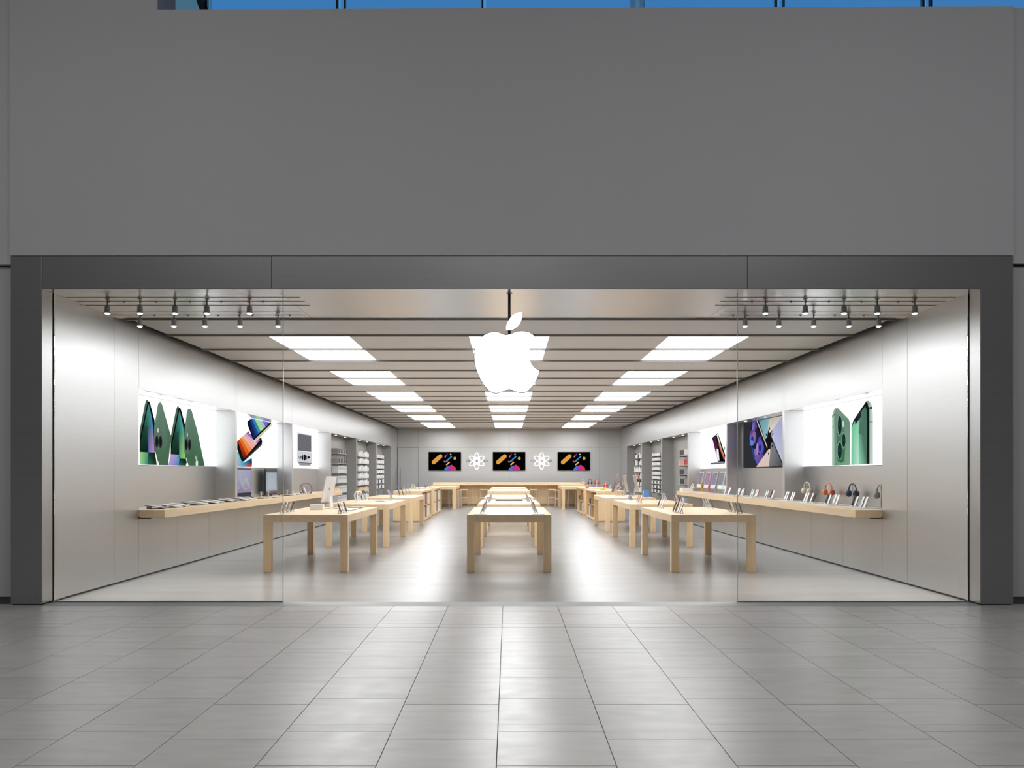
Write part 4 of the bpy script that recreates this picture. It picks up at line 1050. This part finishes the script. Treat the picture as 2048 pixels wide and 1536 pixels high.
for s in (-1, 1):
    for q in range(4):
        flat_dev('display_tablet', 0.2, 0.26, 'silver', f'tablet lying along the {NEAR[s]} edge of the third middle table, {ORD[q]} from the entrance', 'tablet', (0.013+s*0.50, 23.2+0.65*q, TH), 0, 0, 'tablets on the middle tables')
# row beside the headphone-counter
H1, H2, H3 = ('%s headphone-counter table' % ORD[i] for i in range(3))
group_phones(2.66, 13.95, 4, -1, ('white', 'silver', 'dark', 'dark'), f'along the aisle edge of the {H1}', 0.20)
group_phones(3.62, 13.95, 4, 1, ('white', 'white', 'silver', 'dark'), f'along the counter edge of the {H1}', 0.22)
group_phones(2.70, 15.9, 3, -1, ('silver', 'silver', 'dark'), f'at the inner end, aisle edge, of the {H1}', 0.20)
group_phones(3.62, 15.9, 4, 1, ('dark', 'silver', 'silver', 'silver'), f'at the inner end, counter edge, of the {H1}', 0.20)
group_phones(2.72, 18.6, 3, -1, ('red', 'pink', 'pink'), f'along the aisle edge of the {H2}', 0.24)
group_phones(3.62, 18.7, 4, 1, ('white', 'white', 'pink', 'white'), f'along the counter edge of the {H2}', 0.24)
group_phones(2.78, 20.5, 3, -1, ('blue', 'blue', 'lightblue'), f'at the inner end, aisle edge, of the {H2}', 0.20)
group_phones(3.60, 20.4, 3, 1, ('silver', 'silver', 'lightblue'), f'at the inner end, counter edge, of the {H2}', 0.20)
for i, (x_, y_) in enumerate(((2.75, 14.25), (3.53, 14.3), (2.80, 18.85), (3.52, 19.05))):
    pass
all_in_one('desktop_computer', f'black-faced computer with orange back on the {H3}', (2.80, 24.2, TH), 0.0, 'orange', 'dark', 'screen', 'white', None, 0.50, 0.50, 16)
all_in_one('desktop_computer', f'silver computer seen from behind on the {H3}, nearer the aisle', (3.28, 24.7, TH), PI, 'silver', 'white', scr_g, 'silver', 'silver computers')
all_in_one('desktop_computer', f'silver computer seen from behind on the {H3}, nearer the counter', (3.52, 24.4, TH), PI, 'silver', 'white', scr_g, 'silver', 'silver computers')
t = thing('acrylic_display', f'clear acrylic display block with white straps on the {H3}', 'display block', (3.04, 24.6, TH))
MB().box(-0.09, 0.09, -0.10, 0.10, 0.012, 0.40).build('block', 'acrylic', t, 0.006); MB().box(-0.10, 0.10, -0.11, 0.11, 0, 0.012).build('base', 'white', t)
MB().tube([(0.04*math.cos(a*1.0), 0.02*math.sin(a*2), 0.08+0.26*i/16) for i, a in enumerate([i*0.7 for i in range(17)])], 0.010, 8).build('strap', 'white', t, smooth=True)
carton('toy_box', f'blue box with white panel on the {H3}', 'box', 0.14, 0.12, 0.19, (3.60, 23.5, TH), 'blue', None, 'white')
tray(2.95, 23.4, TH, 0.4, 0.5, f'thin white tray at the near end of the {H3}', 'trays on the tables')
cab = ('first headphone-counter cabinet', 'second headphone-counter cabinet')
headphones(3.13, 28.9, UH, 0.85, 'red', f'red headphones on a stand on the {cab[0]}', 'headphones on cabinets', 0.6)
headphones(3.28, 33.4, UH, 1.0, 'red', f'red headphones on a stand on the {cab[1]}, nearer the counter', 'headphones on cabinets', 0.9)
headphones(3.08, 33.9, UH, 1.0, 'card_dark', f'black headphones on a stand on the {cab[1]}', 'headphones on cabinets', 0.9)
headphones(2.82, 34.1, UH, 1.0, 'pink', f'pink headphones on a stand on the {cab[1]}, nearer the aisle', 'headphones on cabinets', 0.9)
for x_, y_, c, l_ in ((2.83, 32.3, 'orange', f'small round orange speaker on the near end of the {cab[1]}'), (2.97, 28.4, 'yellow', f'small round yellow speaker on the {cab[0]}')):
    t = thing('round_speaker', l_, 'speaker', (x_, y_, UH))
    MB().lathe([(0.03, 0.0), (0.06, 0.015), (0.075, 0.05), (0.065, 0.085), (0.03, 0.105)], 20).build('body', c, t, smooth=True)
    MB().lathe([(0.028, 0.1055), (0.026, 0.110)], 16).build('top_button', 'white', t)
for i in range(3):
    phone('silver', 3.32, 27.8+0.9*i, UH, -1, f'silver phone standing on the {cab[0]}, {ORD[i]} from the entrance', 'phones on cabinets')
